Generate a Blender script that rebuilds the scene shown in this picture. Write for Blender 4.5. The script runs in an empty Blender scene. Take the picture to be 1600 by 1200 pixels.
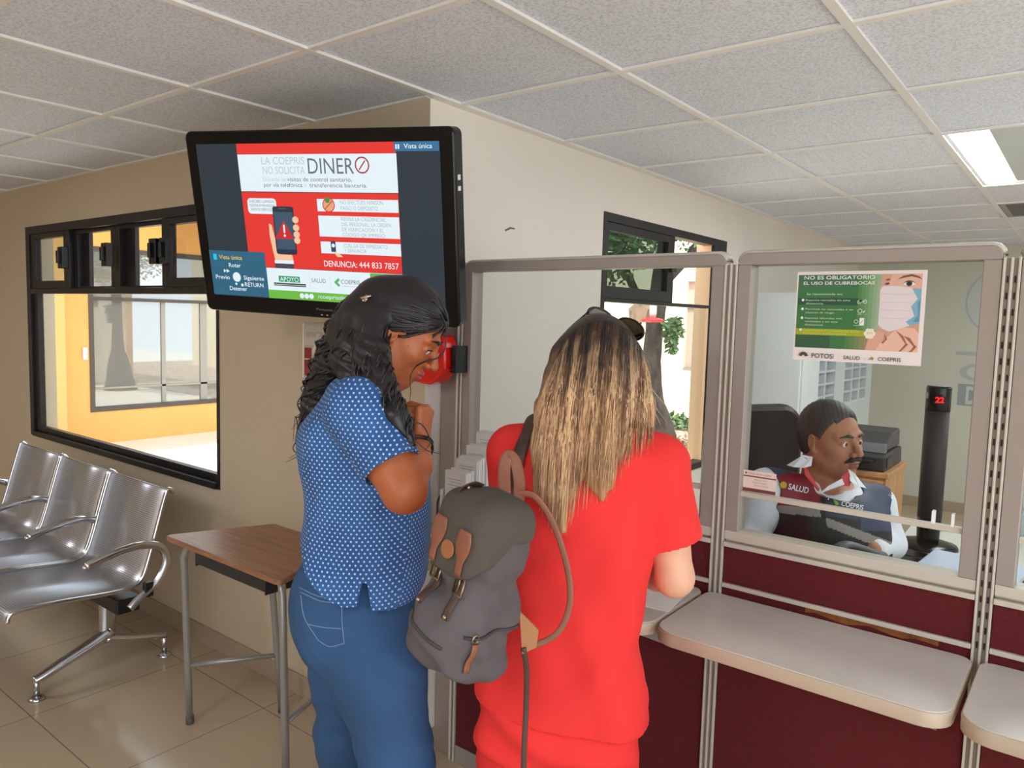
import bpy, math, random
import numpy as np
from mathutils import Vector, Matrix
random.seed(7)
SC = bpy.context.scene
COL = SC.collection
PI = math.pi
V = Vector

# ------------------------------------------------------------------ helpers
def srgb(r, g, b):
    def f(c):
        c /= 255.0
        return c / 12.92 if c <= .04045 else ((c + .055) / 1.055) ** 2.4
    return (f(r), f(g), f(b), 1.0)

def new_mat(name):
    m = bpy.data.materials.new(name)
    m.use_nodes = True
    return m, m.node_tree, m.node_tree.nodes['Principled BSDF']

def mat(name, rgb, rough=.6, metal=0.0, spec=.5, noise=0.0, nscale=8.0, bump=0.0, bscale=60.0, sheen=0.0, coat=0.0, sss=0.0, detail=3.0, ndark=.82, alpha=1.0):
    """principled surface with optional colour mottling and bump"""
    m, nt, b = new_mat(name)
    c = srgb(*rgb)
    b.inputs['Base Color'].default_value = c
    b.inputs['Roughness'].default_value = rough
    b.inputs['Metallic'].default_value = metal
    b.inputs['Specular IOR Level'].default_value = spec
    if sheen: b.inputs['Sheen Weight'].default_value = sheen
    if coat: b.inputs['Coat Weight'].default_value = coat
    if sss:
        b.inputs['Subsurface Weight'].default_value = sss
        b.inputs['Subsurface Scale'].default_value = .01
    if noise or bump:
        tc = nt.nodes.new('ShaderNodeTexCoord')
    if noise:
        n = nt.nodes.new('ShaderNodeTexNoise'); n.inputs['Scale'].default_value = nscale; n.inputs['Detail'].default_value = detail
        nt.links.new(tc.outputs['Object'], n.inputs['Vector'])
        r = nt.nodes.new('ShaderNodeValToRGB')
        r.color_ramp.elements[0].position = .5 - .3; r.color_ramp.elements[1].position = .5 + .3
        k = 1 - noise
        r.color_ramp.elements[0].color = (c[0] * k, c[1] * k, c[2] * k, 1)
        r.color_ramp.elements[1].color = (min(1, c[0] * (1 + noise * .6)), min(1, c[1] * (1 + noise * .6)), min(1, c[2] * (1 + noise * .6)), 1)
        nt.links.new(n.outputs['Fac'], r.inputs['Fac']); nt.links.new(r.outputs['Color'], b.inputs['Base Color'])
    if bump:
        n2 = nt.nodes.new('ShaderNodeTexNoise'); n2.inputs['Scale'].default_value = bscale; n2.inputs['Detail'].default_value = 3
        nt.links.new(tc.outputs['Object'], n2.inputs['Vector'])
        bp = nt.nodes.new('ShaderNodeBump'); bp.inputs['Strength'].default_value = bump; bp.inputs['Distance'].default_value = .01
        nt.links.new(n2.outputs['Fac'], bp.inputs['Height']); nt.links.new(bp.outputs['Normal'], b.inputs['Normal'])
    return m

def emit(name, rgb, strength=1.0):
    m, nt, b = new_mat(name)
    nt.nodes.remove(b)
    e = nt.nodes.new('ShaderNodeEmission'); e.inputs['Color'].default_value = srgb(*rgb); e.inputs['Strength'].default_value = strength
    nt.links.new(e.outputs['Emission'], nt.nodes['Material Output'].inputs['Surface'])
    return m

def screen_mat(name, rgb, strength=1.0):
    """lit display: emission under a faint gloss"""
    m, nt, b = new_mat(name)
    b.inputs['Base Color'].default_value = (.01, .01, .012, 1); b.inputs['Roughness'].default_value = .12
    b.inputs['Emission Color'].default_value = srgb(*rgb); b.inputs['Emission Strength'].default_value = strength
    return m

def glass_mat(name, tint=(1, 1, 1), refl=.06, rough=.0):
    """thin pane: see-through with a fresnel gloss"""
    m, nt, b = new_mat(name)
    nt.nodes.remove(b)
    t = nt.nodes.new('ShaderNodeBsdfTransparent'); t.inputs['Color'].default_value = (*tint, 1)
    g = nt.nodes.new('ShaderNodeBsdfGlossy'); g.inputs['Roughness'].default_value = rough
    lw = nt.nodes.new('ShaderNodeLayerWeight'); lw.inputs['Blend'].default_value = .5
    pw = nt.nodes.new('ShaderNodeMath'); pw.operation = 'POWER'; pw.inputs[1].default_value = 5.0
    ma = nt.nodes.new('ShaderNodeMath'); ma.operation = 'MULTIPLY_ADD'; ma.inputs[1].default_value = .55; ma.inputs[2].default_value = refl * .35
    nt.links.new(lw.outputs['Facing'], pw.inputs[0]); nt.links.new(pw.outputs[0], ma.inputs[0])
    mx = nt.nodes.new('ShaderNodeMixShader')
    nt.links.new(ma.outputs[0], mx.inputs['Fac'])
    nt.links.new(t.outputs['BSDF'], mx.inputs[1]); nt.links.new(g.outputs['BSDF'], mx.inputs[2])
    nt.links.new(mx.outputs['Shader'], nt.nodes['Material Output'].inputs['Surface'])
    return m

class MB:
    """collects shapes; build() links them as one mesh object"""
    def __init__(s):
        s.v = []; s.f = []; s.mi = []; s.sm = []; s.cur = 0; s.smooth = False
    def add(s, vs, fs, smooth=None):
        o = len(s.v)
        s.v += [tuple(p) for p in vs]
        for f in fs:
            s.f.append([i + o for i in f]); s.mi.append(s.cur); s.sm.append(s.smooth if smooth is None else smooth)
        return s
    def box(s, x0, x1, y0, y1, z0, z1, M=None):
        p = [V((x, y, z)) for x in (x0, x1) for y in (y0, y1) for z in (z0, z1)]
        if M is not None: p = [M @ q for q in p]
        return s.add(p, [(0, 1, 3, 2), (4, 6, 7, 5), (0, 4, 5, 1), (2, 3, 7, 6), (0, 2, 6, 4), (1, 5, 7, 3)], False)
    def prism(s, poly, a, b, M=None, axis='z', smooth=False):
        """polygon in a plane extruded from a to b along axis"""
        def mk(u, w, t):
            return V((u, w, t)) if axis == 'z' else (V((u, t, w)) if axis == 'y' else V((t, u, w)))
        n = len(poly)
        p = [mk(u, w, a) for u, w in poly] + [mk(u, w, b) for u, w in poly]
        if M is not None: p = [M @ q for q in p]
        o = len(s.v)
        s.add(p, [list(range(n))[::-1], list(range(n, 2 * n))], False)
        s.f += [[o + i, o + (i + 1) % n, o + n + (i + 1) % n, o + n + i] for i in range(n)]
        s.mi += [s.cur] * n; s.sm += [smooth] * n
        return s
    def tube(s, pts, r, seg=10, cap=True, flat=1.0, up=None):
        """round (or flattened) tube along points, r a number or a list"""
        pts = [V(p) for p in pts]; n = len(pts)
        rs = [r] * n if not hasattr(r, '__len__') else list(r)
        vs = []; prev = None
        for i, p in enumerate(pts):
            t = (pts[min(i + 1, n - 1)] - pts[max(i - 1, 0)])
            if t.length < 1e-9: t = V((0, 0, 1))
            t.normalize()
            if prev is None:
                a = V(up) if up is not None else (V((0, 0, 1)) if abs(t.z) < .9 else V((1, 0, 0)))
            else:
                a = prev
            a = a - t * a.dot(t)
            if a.length < 1e-6: a = t.orthogonal()
            a.normalize(); prev = a
            b = t.cross(a)
            for k in range(seg):
                an = 2 * PI * k / seg
                vs.append(p + (a * (math.cos(an) * flat) + b * math.sin(an)) * rs[i])
        fs = []
        for i in range(n - 1):
            for k in range(seg):
                fs.append((i * seg + k, i * seg + (k + 1) % seg, (i + 1) * seg + (k + 1) % seg, (i + 1) * seg + k))
        o = len(s.v)
        s.add(vs, fs, True)
        if cap:
            s.f.append([o + k for k in range(seg)][::-1]); s.mi.append(s.cur); s.sm.append(False)
            s.f.append([o + (n - 1) * seg + k for k in range(seg)]); s.mi.append(s.cur); s.sm.append(False)
        return s
    def cyl(s, p0, p1, r, seg=16, r1=None):
        return s.tube([p0, p1], [r, r if r1 is None else r1], seg)
    def lathe(s, prof, c=(0, 0, 0), seg=24, M=None):
        vs = []; n = len(prof)
        for r, z in prof:
            for k in range(seg):
                a = 2 * PI * k / seg
                q = V((r * math.cos(a), r * math.sin(a), z))
                q = (M @ q) if M is not None else q + V(c)
                vs.append(q)
        fs = [(i * seg + k, i * seg + (k + 1) % seg, (i + 1) * seg + (k + 1) % seg, (i + 1) * seg + k) for i in range(n - 1) for k in range(seg)]
        o = len(s.v)
        s.add(vs, fs, True)
        s.f.append([o + k for k in range(seg)][::-1]); s.f.append([o + (n - 1) * seg + k for k in range(seg)])
        s.mi += [s.cur] * 2; s.sm += [False] * 2
        return s
    def ball(s, c, r, seg=16, rings=10, M=None):
        rr = (r, r, r) if not hasattr(r, '__len__') else r
        vs = []
        for i in range(rings + 1):
            th = PI * i / rings
            for k in range(seg):
                a = 2 * PI * k / seg
                q = V((rr[0] * math.sin(th) * math.cos(a), rr[1] * math.sin(th) * math.sin(a), rr[2] * math.cos(th)))
                if M is not None: q = M @ q
                vs.append(q + V(c))
        fs = [(i * seg + k, (i + 1) * seg + k, (i + 1) * seg + (k + 1) % seg, i * seg + (k + 1) % seg) for i in range(rings) for k in range(seg)]
        return s.add(vs, fs, True)
    def build(s, name, mats, parent=None, bevel=0.0, seg=2, auto=False):
        me = bpy.data.meshes.new(name)
        me.from_pydata(s.v, [], s.f)
        for m in (mats if isinstance(mats, (list, tuple)) else [mats]): me.materials.append(m)
        me.polygons.foreach_set('material_index', s.mi)
        me.polygons.foreach_set('use_smooth', s.sm)
        me.validate(); me.update()
        o = bpy.data.objects.new(name, me); COL.objects.link(o)
        if parent is not None: o.parent = parent
        if bevel:
            bv = o.modifiers.new('bevel', 'BEVEL'); bv.width = bevel; bv.segments = seg; bv.limit_method = 'ANGLE'; bv.angle_limit = math.radians(40)
            bv.harden_normals = False
        return o

def tag(o, label=None, cat=None, group=None, kind=None):
    if label: o['label'] = label
    if cat: o['category'] = cat
    if group: o['group'] = group
    if kind: o['kind'] = kind
    return o

def thing(name, label, cat, loc=(0, 0, 0), rz=0.0, group=None):
    o = bpy.data.objects.new(name, None); COL.objects.link(o)
    o.empty_display_size = .05
    o.location = loc; o.rotation_euler = (0, 0, rz)
    return tag(o, label, cat, group)

def struct(name, mb, mats, label=None, bevel=0.0):
    o = mb.build(name, mats, None, bevel); o['kind'] = 'structure'
    if label: o['label'] = label
    return o

def copy_tree(o, parent=None):
    c = o.copy(); COL.objects.link(c)
    if parent is not None:
        c.parent = parent; c.matrix_parent_inverse = o.matrix_parent_inverse.copy()
    for ch in list(o.children): copy_tree(ch, c)
    return c

def bez(p, n=12):
    """smooth polyline through control points (Catmull-Rom)"""
    P = [V(q) for q in p]; P = [P[0] * 2 - P[1]] + P + [P[-1] * 2 - P[-2]]
    out = []
    for i in range(1, len(P) - 2):
        for k in range(n):
            t = k / n
            a, b, c, d = P[i - 1], P[i], P[i + 1], P[i + 2]
            out.append(.5 * ((2 * b) + (c - a) * t + (2 * a - 5 * b + 4 * c - d) * t * t + (3 * b - a - 3 * c + d) * t ** 3))
    out.append(P[-2])
    return out

def rrect(x0, x1, y0, y1, r, n=6):
    """rounded rectangle polygon; r one radius or four (BL, BR, TR, TL)"""
    R4 = [r] * 4 if not hasattr(r, '__len__') else r
    cs = [(x0, y0, 1, 1, PI), (x1, y0, -1, 1, 1.5 * PI), (x1, y1, -1, -1, 0), (x0, y1, 1, -1, .5 * PI)]
    out = []
    for (x, y, sx, sy, a0), q in zip(cs, R4):
        if q <= 0: out.append((x, y)); continue
        for k in range(n + 1):
            a = a0 + .5 * PI * k / n
            out.append((x + sx * q + q * math.cos(a), y + sy * q + q * math.sin(a)))
    return out

def ell(cx, cy, rx, ry, n=24, a0=0.0):
    return [(cx + rx * math.cos(a0 + 2 * PI * k / n), cy + ry * math.sin(a0 + 2 * PI * k / n)) for k in range(n)]

def text_geo(txt, size, extrude=0.0, shear=0.0, offset=0.0, spacing=1.0):
    """vertices and faces of a line of lettering, baseline at the origin, plus its width"""
    cu = bpy.data.curves.new('lettering', 'FONT'); cu.body = txt; cu.size = size; cu.shear = shear; cu.extrude = extrude; cu.offset = offset; cu.space_character = spacing
    cu.resolution_u = 3
    ob = bpy.data.objects.new('lettering', cu); COL.objects.link(ob)
    dg = bpy.context.evaluated_depsgraph_get()
    me = bpy.data.meshes.new_from_object(ob.evaluated_get(dg))
    vs = [v.co.copy() for v in me.vertices]; fs = [list(p.vertices) for p in me.polygons]
    bpy.data.objects.remove(ob); bpy.data.curves.remove(cu); bpy.data.meshes.remove(me)
    w = max((v.x for v in vs), default=0) - min((v.x for v in vs), default=0)
    return vs, fs, w

class Sheet:
    """flat printed graphic: layers of polygons and lettering in (u, v), 0..1, on a W x H sheet in the local x-z plane facing -y"""
    def __init__(s, W, H, y=0.0, step=.00012, thick=.0004):
        s.W = W; s.H = H; s.y = y; s.step = step; s.mb = MB(); s.mats = []; s.layer = 0
        s.thick = thick
    def _m(s, m):
        if m not in s.mats: s.mats.append(m)
        s.mb.cur = s.mats.index(m)
    def P(s, u, v, l=None):
        return V(((u - .5) * s.W, s.y - s.step * (s.layer if l is None else l), (v - .5) * s.H))
    def base(s, m):
        s._m(m); s.mb.box(-s.W / 2, s.W / 2, s.y, s.y + s.thick, -s.H / 2, s.H / 2); s.layer = 1
        return s
    def poly(s, pts, m, l=None):
        s._m(m)
        s.mb.add([s.P(u, v, l) for u, v in pts], [list(range(len(pts)))], False)
        s.layer += .25
        return s
    def rect(s, u0, v0, u1, v1, m, r=0.0):
        if r:
            q = [(x / s.W, y / s.H) for x, y in rrect(u0 * s.W, u1 * s.W, v0 * s.H, v1 * s.H, r)]
            return s.poly(q, m)
        return s.poly([(u0, v0), (u1, v0), (u1, v1), (u0, v1)], m)
    def circ(s, u, v, r, m, ry=None, n=24):
        return s.poly([(u + r * math.cos(a) / s.W, v + (ry or r) * math.sin(a) / s.H) for a in (2 * PI * k / n for k in range(n))], m)
    def ring(s, u, v, r0, r1, m, n=28):
        s._m(m)
        for k in range(n):
            a, b = 2 * PI * k / n, 2 * PI * (k + 1) / n
            q = [(u + r0 * math.cos(a) / s.W, v + r0 * math.sin(a) / s.H), (u + r1 * math.cos(a) / s.W, v + r1 * math.sin(a) / s.H), (u + r1 * math.cos(b) / s.W, v + r1 * math.sin(b) / s.H), (u + r0 * math.cos(b) / s.W, v + r0 * math.sin(b) / s.H)]
            s.mb.add([s.P(x, y) for x, y in q], [(0, 1, 2, 3)], False)
        s.layer += .25
    def line(s, u0, v0, u1, v1, w, m):
        a = V((u0 * s.W, v0 * s.H)); b = V((u1 * s.W, v1 * s.H)); d = (b - a).normalized(); n = V((-d.y, d.x)) * w / 2
        return s.poly([(q.x / s.W, q.y / s.H) for q in (a - n, b - n, b + n, a + n)], m)
    def text(s, txt, u, v, h, m, width=None, bold=0.0, align='l'):
        """lettering, baseline left at (u, v), cap height h and width in sheet fractions"""
        size = h * s.H / .70
        vs, fs, w = text_geo(txt, size, offset=bold * size)
        if w <= 0: return s
        sx = (width * s.W / w) if width else 1.0
        x0 = min(q.x for q in vs)
        uu = u if align == 'l' else u - (w * sx / s.W) / 2
        s._m(m)
        s.mb.add([s.P(uu, v) + V(((q.x - x0) * sx, 0, q.y)) for q in vs], [f if True else f for f in fs], False)
        s.layer += .25
        return s
    def build(s, name, parent=None):
        return s.mb.build(name, s.mats, parent)

# ------------------------------------------------------------------ measured layout (metres; floor z = 0)
CAMZ = 1.54
H = 2.252
XB, YA, YP = -1.767, 1.791, 1.853
CR = V((.7861, .6176, .0275)); CU = V((-.0750, .0513, .9958)); CW = V((-.6136, .7848, -.0869))

# ------------------------------------------------------------------ materials of the room
M = {}
M['wall'] = mat('painted plaster', (206, 188, 162), .55, bump=.06, bscale=35, noise=.05, nscale=2.5)
M['wall_b'] = mat('painted plaster light', (234, 226, 216), .5, bump=.05, bscale=35, noise=.04, nscale=2.5)
M['white_wall'] = mat('office plaster', (205, 203, 190), .6, noise=.04, nscale=2)
M['black_frame'] = mat('black anodised aluminium', (38, 34, 36), .38, .3)
M['black'] = mat('black plastic', (14, 14, 16), .35)
M['gloss_black'] = mat('gloss black plastic', (7, 7, 9), .22, spec=.35)
M['chrome'] = mat('chrome', (205, 205, 208), .16, 1.0)
M['steel'] = mat('perforated steel sheet', (178, 176, 180), .36, .9)
M['grey_tube'] = mat('grey enamel tube', (160, 158, 154), .35, .5)
M['part'] = mat('taupe enamel frame', (160, 148, 140), .42, .1)
M['part_light'] = mat('pale enamel rail', (205, 196, 182), .4, .1)
M['maroon'] = mat('maroon fabric', (96, 20, 24), .95, noise=.22, nscale=90, bump=.25, bscale=400)
M['laminate'] = mat('beige laminate', (206, 198, 190), .28, noise=.03, nscale=30)
M['edge'] = mat('beige edge band', (190, 172, 150), .45)
M['glass'] = glass_mat('clear glass', (.95, .97, .96), .04)
M['glass_office'] = glass_mat('office glass', (.93, .95, .94), .03)
M['glass_tint'] = glass_mat('tinted glass', (.42, .47, .46), .12)
M['white'] = mat('white enamel', (230, 232, 232), .45)
M['paper'] = mat('white paper', (240, 238, 236), .8)
M['orange'] = mat('ochre stucco', (236, 176, 104), .85, noise=.05, nscale=3, bump=.1, bscale=40)
M['cream'] = mat('cream stucco', (250, 236, 205), .85, noise=.04, nscale=3)
M['wood'] = None

def wood(name, c0, c1, scale=3.0, rough=.35, stretch=(14, 1, 14)):
    m, nt, b = new_mat(name)
    tc = nt.nodes.new('ShaderNodeTexCoord'); mp = nt.nodes.new('ShaderNodeMapping'); mp.inputs['Scale'].default_value = stretch
    n = nt.nodes.new('ShaderNodeTexNoise'); n.inputs['Scale'].default_value = scale; n.inputs['Detail'].default_value = 6; n.inputs['Distortion'].default_value = .6
    r = nt.nodes.new('ShaderNodeValToRGB'); r.color_ramp.elements[0].color = srgb(*c0); r.color_ramp.elements[1].color = srgb(*c1)
    r.color_ramp.elements[0].position = .3; r.color_ramp.elements[1].position = .7
    nt.links.new(tc.outputs['Object'], mp.inputs['Vector']); nt.links.new(mp.outputs['Vector'], n.inputs['Vector'])
    nt.links.new(n.outputs['Fac'], r.inputs['Fac']); nt.links.new(r.outputs['Color'], b.inputs['Base Color'])
    b.inputs['Roughness'].default_value = rough
    return m
M['walnut'] = wood('walnut laminate', (128, 86, 62), (166, 116, 84), 4, .35, (1.5, 26, 10))
M['oak'] = wood('oak veneer', (178, 128, 84), (206, 156, 108), 3, .4, (10, 10, 1.5))

def floor_mat():
    m, nt, b = new_mat('polished porcelain tile')
    tc = nt.nodes.new('ShaderNodeTexCoord'); mp = nt.nodes.new('ShaderNodeMapping')
    mp.inputs['Location'].default_value = (.06, .17, 0)
    br = nt.nodes.new('ShaderNodeTexBrick'); br.offset = 0.0; br.squash = 1.0
    br.inputs['Scale'].default_value = 1.0; br.inputs['Mortar Size'].default_value = .0022; br.inputs['Brick Width'].default_value = .6; br.inputs['Row Height'].default_value = .6; br.inputs['Mortar Smooth'].default_value = .1
    br.inputs['Color1'].default_value = srgb(190, 168, 142); br.inputs['Color2'].default_value = srgb(196, 174, 148); br.inputs['Mortar'].default_value = srgb(136, 116, 96)
    nt.links.new(tc.outputs['Object'], mp.inputs['Vector']); nt.links.new(mp.outputs['Vector'], br.inputs['Vector'])
    n = nt.nodes.new('ShaderNodeTexNoise'); n.inputs['Scale'].default_value = 3.0; n.inputs['Detail'].default_value = 5
    nt.links.new(tc.outputs['Object'], n.inputs['Vector'])
    mx = nt.nodes.new('ShaderNodeMix'); mx.data_type = 'RGBA'; mx.blend_type = 'MULTIPLY'; mx.inputs['Factor'].default_value = .25
    r = nt.nodes.new('ShaderNodeValToRGB'); r.color_ramp.elements[0].color = (.72, .72, .72, 1); r.color_ramp.elements[1].color = (1, 1, 1, 1)
    nt.links.new(n.outputs['Fac'], r.inputs['Fac'])
    nt.links.new(br.outputs['Color'], mx.inputs[6]); nt.links.new(r.outputs['Color'], mx.inputs[7])
    nt.links.new(mx.outputs[2], b.inputs['Base Color'])
    b.inputs['Roughness'].default_value = .16
    return m

def tile_mat():
    m, nt, b = new_mat('mineral fibre tile')
    b.inputs['Base Color'].default_value = srgb(226, 224, 224); b.inputs['Roughness'].default_value = .95
    tc = nt.nodes.new('ShaderNodeTexCoord')
    n = nt.nodes.new('ShaderNodeTexNoise'); n.inputs['Scale'].default_value = 140; n.inputs['Detail'].default_value = 2
    nt.links.new(tc.outputs['Object'], n.inputs['Vector'])
    r = nt.nodes.new('ShaderNodeValToRGB'); r.color_ramp.elements[0].position = .38; r.color_ramp.elements[1].position = .52
    r.color_ramp.elements[0].color = srgb(206, 211, 222); r.color_ramp.elements[1].color = srgb(230, 235, 246)
    nt.links.new(n.outputs['Fac'], r.inputs['Fac']); nt.links.new(r.outputs['Color'], b.inputs['Base Color'])
    bp = nt.nodes.new('ShaderNodeBump'); bp.inputs['Strength'].default_value = .5; bp.inputs['Distance'].default_value = .004
    nt.links.new(n.outputs['Fac'], bp.inputs['Height']); nt.links.new(bp.outputs['Normal'], b.inputs['Normal'])
    return m
M['floor'] = floor_mat(); M['tile'] = tile_mat()
M['grid'] = mat('white enamel grid', (236, 234, 232), .4)

# ------------------------------------------------------------------ room shell
XL, XR, YB0, YBK = -7.2, 3.4, -4.2, 7.3
XW = 1.7          # the waiting room ends here in an open glazed front
wt = .15
mb = MB()
mb.box(XL, XW, YB0, YA, -.1, 0); mb.box(XB, XR, YA, YBK, -.1, 0)
struct('floor', mb, M['floor'], 'polished beige porcelain tile floor')
# ceiling: fibre tiles above a white grid
gx0, gy0 = -1.738, 1.292
mb = MB(); mb.box(XL, XW, YB0, YA, H, H + .08)
TLX0, TLX1 = gx0 + 2 * .61, gx0 + 3 * .61               # bay of the lamp
LY0, LY1 = gy0 + 3 * .61, gy0 + 5 * .61
mb.box(XB, TLX0, YA, YBK, H, H + .08); mb.box(TLX1, XR, YA, YBK, H, H + .08)
mb.box(TLX0, TLX1, YA, LY0, H, H + .08); mb.box(TLX0, TLX1, LY1, YBK, H, H + .08)
ceil = struct('ceiling', mb, M['tile'], 'suspended ceiling of white speckled fibre tiles')
mb = MB()
i = -9
while gx0 + i * .61 < XR:
    x = gx0 + i * .61
    if x > XL:
        y1 = YA if x < XB else YBK
        yb = YB0 if x < XW else YA
        mb.box(x - .012, x + .012, yb, y1, H - .009, H - .001)
        mb.box(x - .004, x + .004, yb, y1, H - .001, H + .02)
    i += 1
j = -9
while gy0 + j * .61 < YBK:
    y = gy0 + j * .61
    if y > YB0:
        x0 = XL if y < YA else XB
        xe = XW if y < YA else XR
        if LY0 + .1 < y < LY1 - .1:
            mb.box(x0, TLX0, y - .012, y + .012, H - .0085, H - .001); mb.box(TLX1, XR, y - .012, y + .012, H - .0085, H - .001)
        else:
            mb.box(x0, xe, y - .012, y + .012, H - .0085, H - .001)
    j += 1
# wall angle along the two walls
mb.box(XL, XB, YA - .022, YA - .0005, H - .008, H - .001)
mb.box(XB + .0005, XB + .022, YA, YBK, H - .008, H - .001)
g = mb.build('ceiling_grid', M['grid'], ceil); g['kind'] = 'structure'

# wall with the courtyard window (left) and the return wall (right)
WA = (-5.172, -3.03, .745, 2.01)          # x0 x1 z0 z1
WB = (2.885, 4.267, .717, 2.025)          # y0 y1 z0 z1
mb = MB()
mb.box(XL, WA[0], YA, YA + wt, 0, H + .06); mb.box(WA[1], XB - .002, YA, YA + wt, 0, H + .06)
mb.box(WA[0], WA[1], YA, YA + wt, 0, WA[2]); mb.box(WA[0], WA[1], YA, YA + wt, WA[3], H + .06)
struct('wall_left', mb, M['wall'], 'taupe plastered wall with the wide courtyard window')
mb = MB()
mb.box(XB - .002, XB, YA - .0, YA + wt, 0, H + .06); mb.box(XB - wt, XB, YA + wt, WB[0], 0, H + .06); mb.box(XB - wt, XB, WB[1], YBK, 0, H + .06)
mb.box(XB - wt, XB, WB[0], WB[1], 0, WB[2]); mb.box(XB - wt, XB, WB[0], WB[1], WB[3], H + .06)
struct('wall_middle', mb, M['wall_b'], 'cream plastered return wall running back into the office')
mb = MB(); mb.box(XB - wt, XR, YBK, YBK + wt, 0, H + .06)
struct('wall_back', mb, M['white_wall'], 'pale office end wall')
mb = MB(); mb.box(XR, XR + wt, YA, YBK + wt, 0, H + .06)
struct('wall_right', mb, M['white_wall'], 'pale wall closing the right side of the office')
mb = MB(); mb.box(XL - wt, XW, YB0 - wt, YB0, 0, H + .06)
struct('wall_front', mb, M['wall'], 'taupe wall closing the waiting room behind the viewer')
mb = MB(); mb.box(XL - wt, XL, YB0, YA + wt, 0, H + .06)
struct('wall_far_left', mb, M['wall'], 'taupe wall closing the left side of the waiting room')
mb = MB(); mb.box(XL, XB - .0, YA - .012, YA, 0, .085)
struct('baseboard_left', mb, mat('tile skirting', (172, 152, 130), .25, noise=.05), 'polished tile skirting under the courtyard window', .002)
mb = MB(); mb.box(XB, XB + .012, YA, YBK, 0, .085); mb.box(XB + .012, XR, YBK - .012, YBK, 0, .085)
struct('baseboard_middle', mb, bpy.data.materials['tile skirting'], 'tile skirting along the return wall', .002)
# a chip in the plaster of the return wall
mb = MB()
mb.prism([(2.195, 1.862), (2.225, 1.874), (2.252, 1.875), (2.25, 1.880), (2.222, 1.881), (2.192, 1.868)], XB, XB + .0015, axis='x')
tag(mb.build('plaster_chip', mat('bare plaster', (120, 104, 90), .9)), 'small dark chip in the cream wall above the partition', 'wall damage')

# ---- window in the left wall
FY0, FY1 = YA - .004, YA + .06
w1 = bpy.data.objects.new('window_1', None); COL.objects.link(w1); w1['kind'] = 'structure'; w1['label'] = 'wide black aluminium window to the courtyard, four small lights over one big pane'
w1.location = (WA[0], YA, WA[2])
def P1(mb, name, mt, bev=.002):
    o = mb.build(name, mt, w1, bev); o.matrix_parent_inverse = Matrix.Translation(w1.location).inverted(); o['kind'] = 'structure'; return o
mb = MB()
x0, x1, z0, z1 = WA
mb.box(x0, x0 + .05, FY0, FY1, z0, z1); mb.box(x1 - .022, x1, FY0, FY1, z0, z1)
mb.box(x0 + .05, x1 - .022, FY0, FY1, z1 - .045, z1)
mb.box(x0 + .05, x1 - .022, FY0 - .01, FY1, z0, z0 + .03)
mb.box(x0 + .05, x1 - .022, FY0, FY1, 1.612, 1.642)
P1(mb, 'window_frame', M['black_frame'])
mb = MB()      # bottom fixed-light bead
mb.box(x0 + .05, x0 + .115, YA + .012, YA + .045, z0 + .03, 1.612); mb.box(x1 - .034, x1 - .022, YA + .012, YA + .045, z0 + .03, 1.612)
mb.box(x0 + .115, x1 - .034, YA + .012, YA + .045, z0 + .03, z0 + .062)
P1(mb, 'glazing_bead', M['black_frame'])
mb = MB(); mb.box(x0 + .11, x1 - .03, YA + .026, YA + .030, z0 + .05, 1.614)
P1(mb, 'window_pane', M['glass'], 0)
# four vents above
for (a, b, op) in ((x0 + .05, -4.575, 0), (-4.57, -4.075, 1), (-4.07, -3.54, 1), (-3.53, x1 - .022, 0)):
    mb = MB(); zb, zt = 1.642, z1 - .045
    fx = .07 if not op else .045
    yy = YA + .004 if not op else YA + .03
    mb.box(a, a + fx, yy, yy + .035, zb, zt); mb.box(b - fx, b, yy, yy + .035, zb, zt)
    mb.box(a + fx, b - fx, yy, yy + .035, zb, zb + .045 if not op else zb + .012); mb.box(a + fx, b - fx, yy, yy + .035, zt - (.03 if not op else .02), zt)
    s = P1(mb, 'vent_sash', M['black_frame'])
    if not op:
        mb = MB(); mb.box(a + fx - .005, b - fx + .005, yy + .014, yy + .018, zb + .04, zt - .025)
        P1(mb, 'vent_pane', glass_mat('grey vent glass', (.7, .72, .72), .1), 0)
    else:
        mb = MB(); mb.box(a + .02, a + (.115 if a < -4.2 else .15), YA + .062, YA + .085, zb, zt)
        P1(mb, 'parked_sash', M['black_frame'])
for lx in (-4.615, -4.07, -3.565, -3.465):
    mb = MB(); mb.box(lx - .032, lx + .032, YA - .028, YA + .006, 1.752, 1.872); mb.box(lx - .012, lx + .012, YA - .045, YA - .02, 1.78, 1.85)
    P1(mb, 'vent_latch', M['black'], .003)

# ---- window in the return wall (seen through the partition)
w2 = bpy.data.objects.new('window_2', None); COL.objects.link(w2); w2['kind'] = 'structure'; w2['label'] = 'black aluminium window in the cream return wall looking onto the tree'
w2.location = (XB, WB[0], WB[2])
def P2(mb, name, mt, bev=.002):
    o = mb.build(name, mt, w2, bev); o.matrix_parent_inverse = Matrix.Translation(w2.location).inverted(); o['kind'] = 'structure'; return o
y0, y1, z0, z1 = WB
mb = MB(); A, B = XB - .06, XB + .004
mb.box(A, B, y0, y0 + .03, z0, z1); mb.box(XB - .012, B, y1 - .185, y1, z0, z1); mb.box(A, B, y0 + .03, y1 - .185, z1 - .04, z1)
mb.box(A, B + .008, y0 + .03, y1 - .185, z0, z0 + .035); mb.box(A, B, y0 + .03, y1 - .185, 1.628, 1.645)
P2(mb, 'window_frame', M['black_frame'])
mb = MB(); mb.box(XB - .032, XB - .028, y0 + .02, y1 - .18, z0 + .03, 1.63); P2(mb, 'window_pane', M['glass'], 0)
mb = MB(); xx = XB - .02
mb.box(xx - .02, xx + .018, y0 + .03, y0 + .055, 1.645, z1 - .04); mb.box(xx - .02, xx + .018, 3.53, 3.60, 1.645, z1 - .04)
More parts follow.
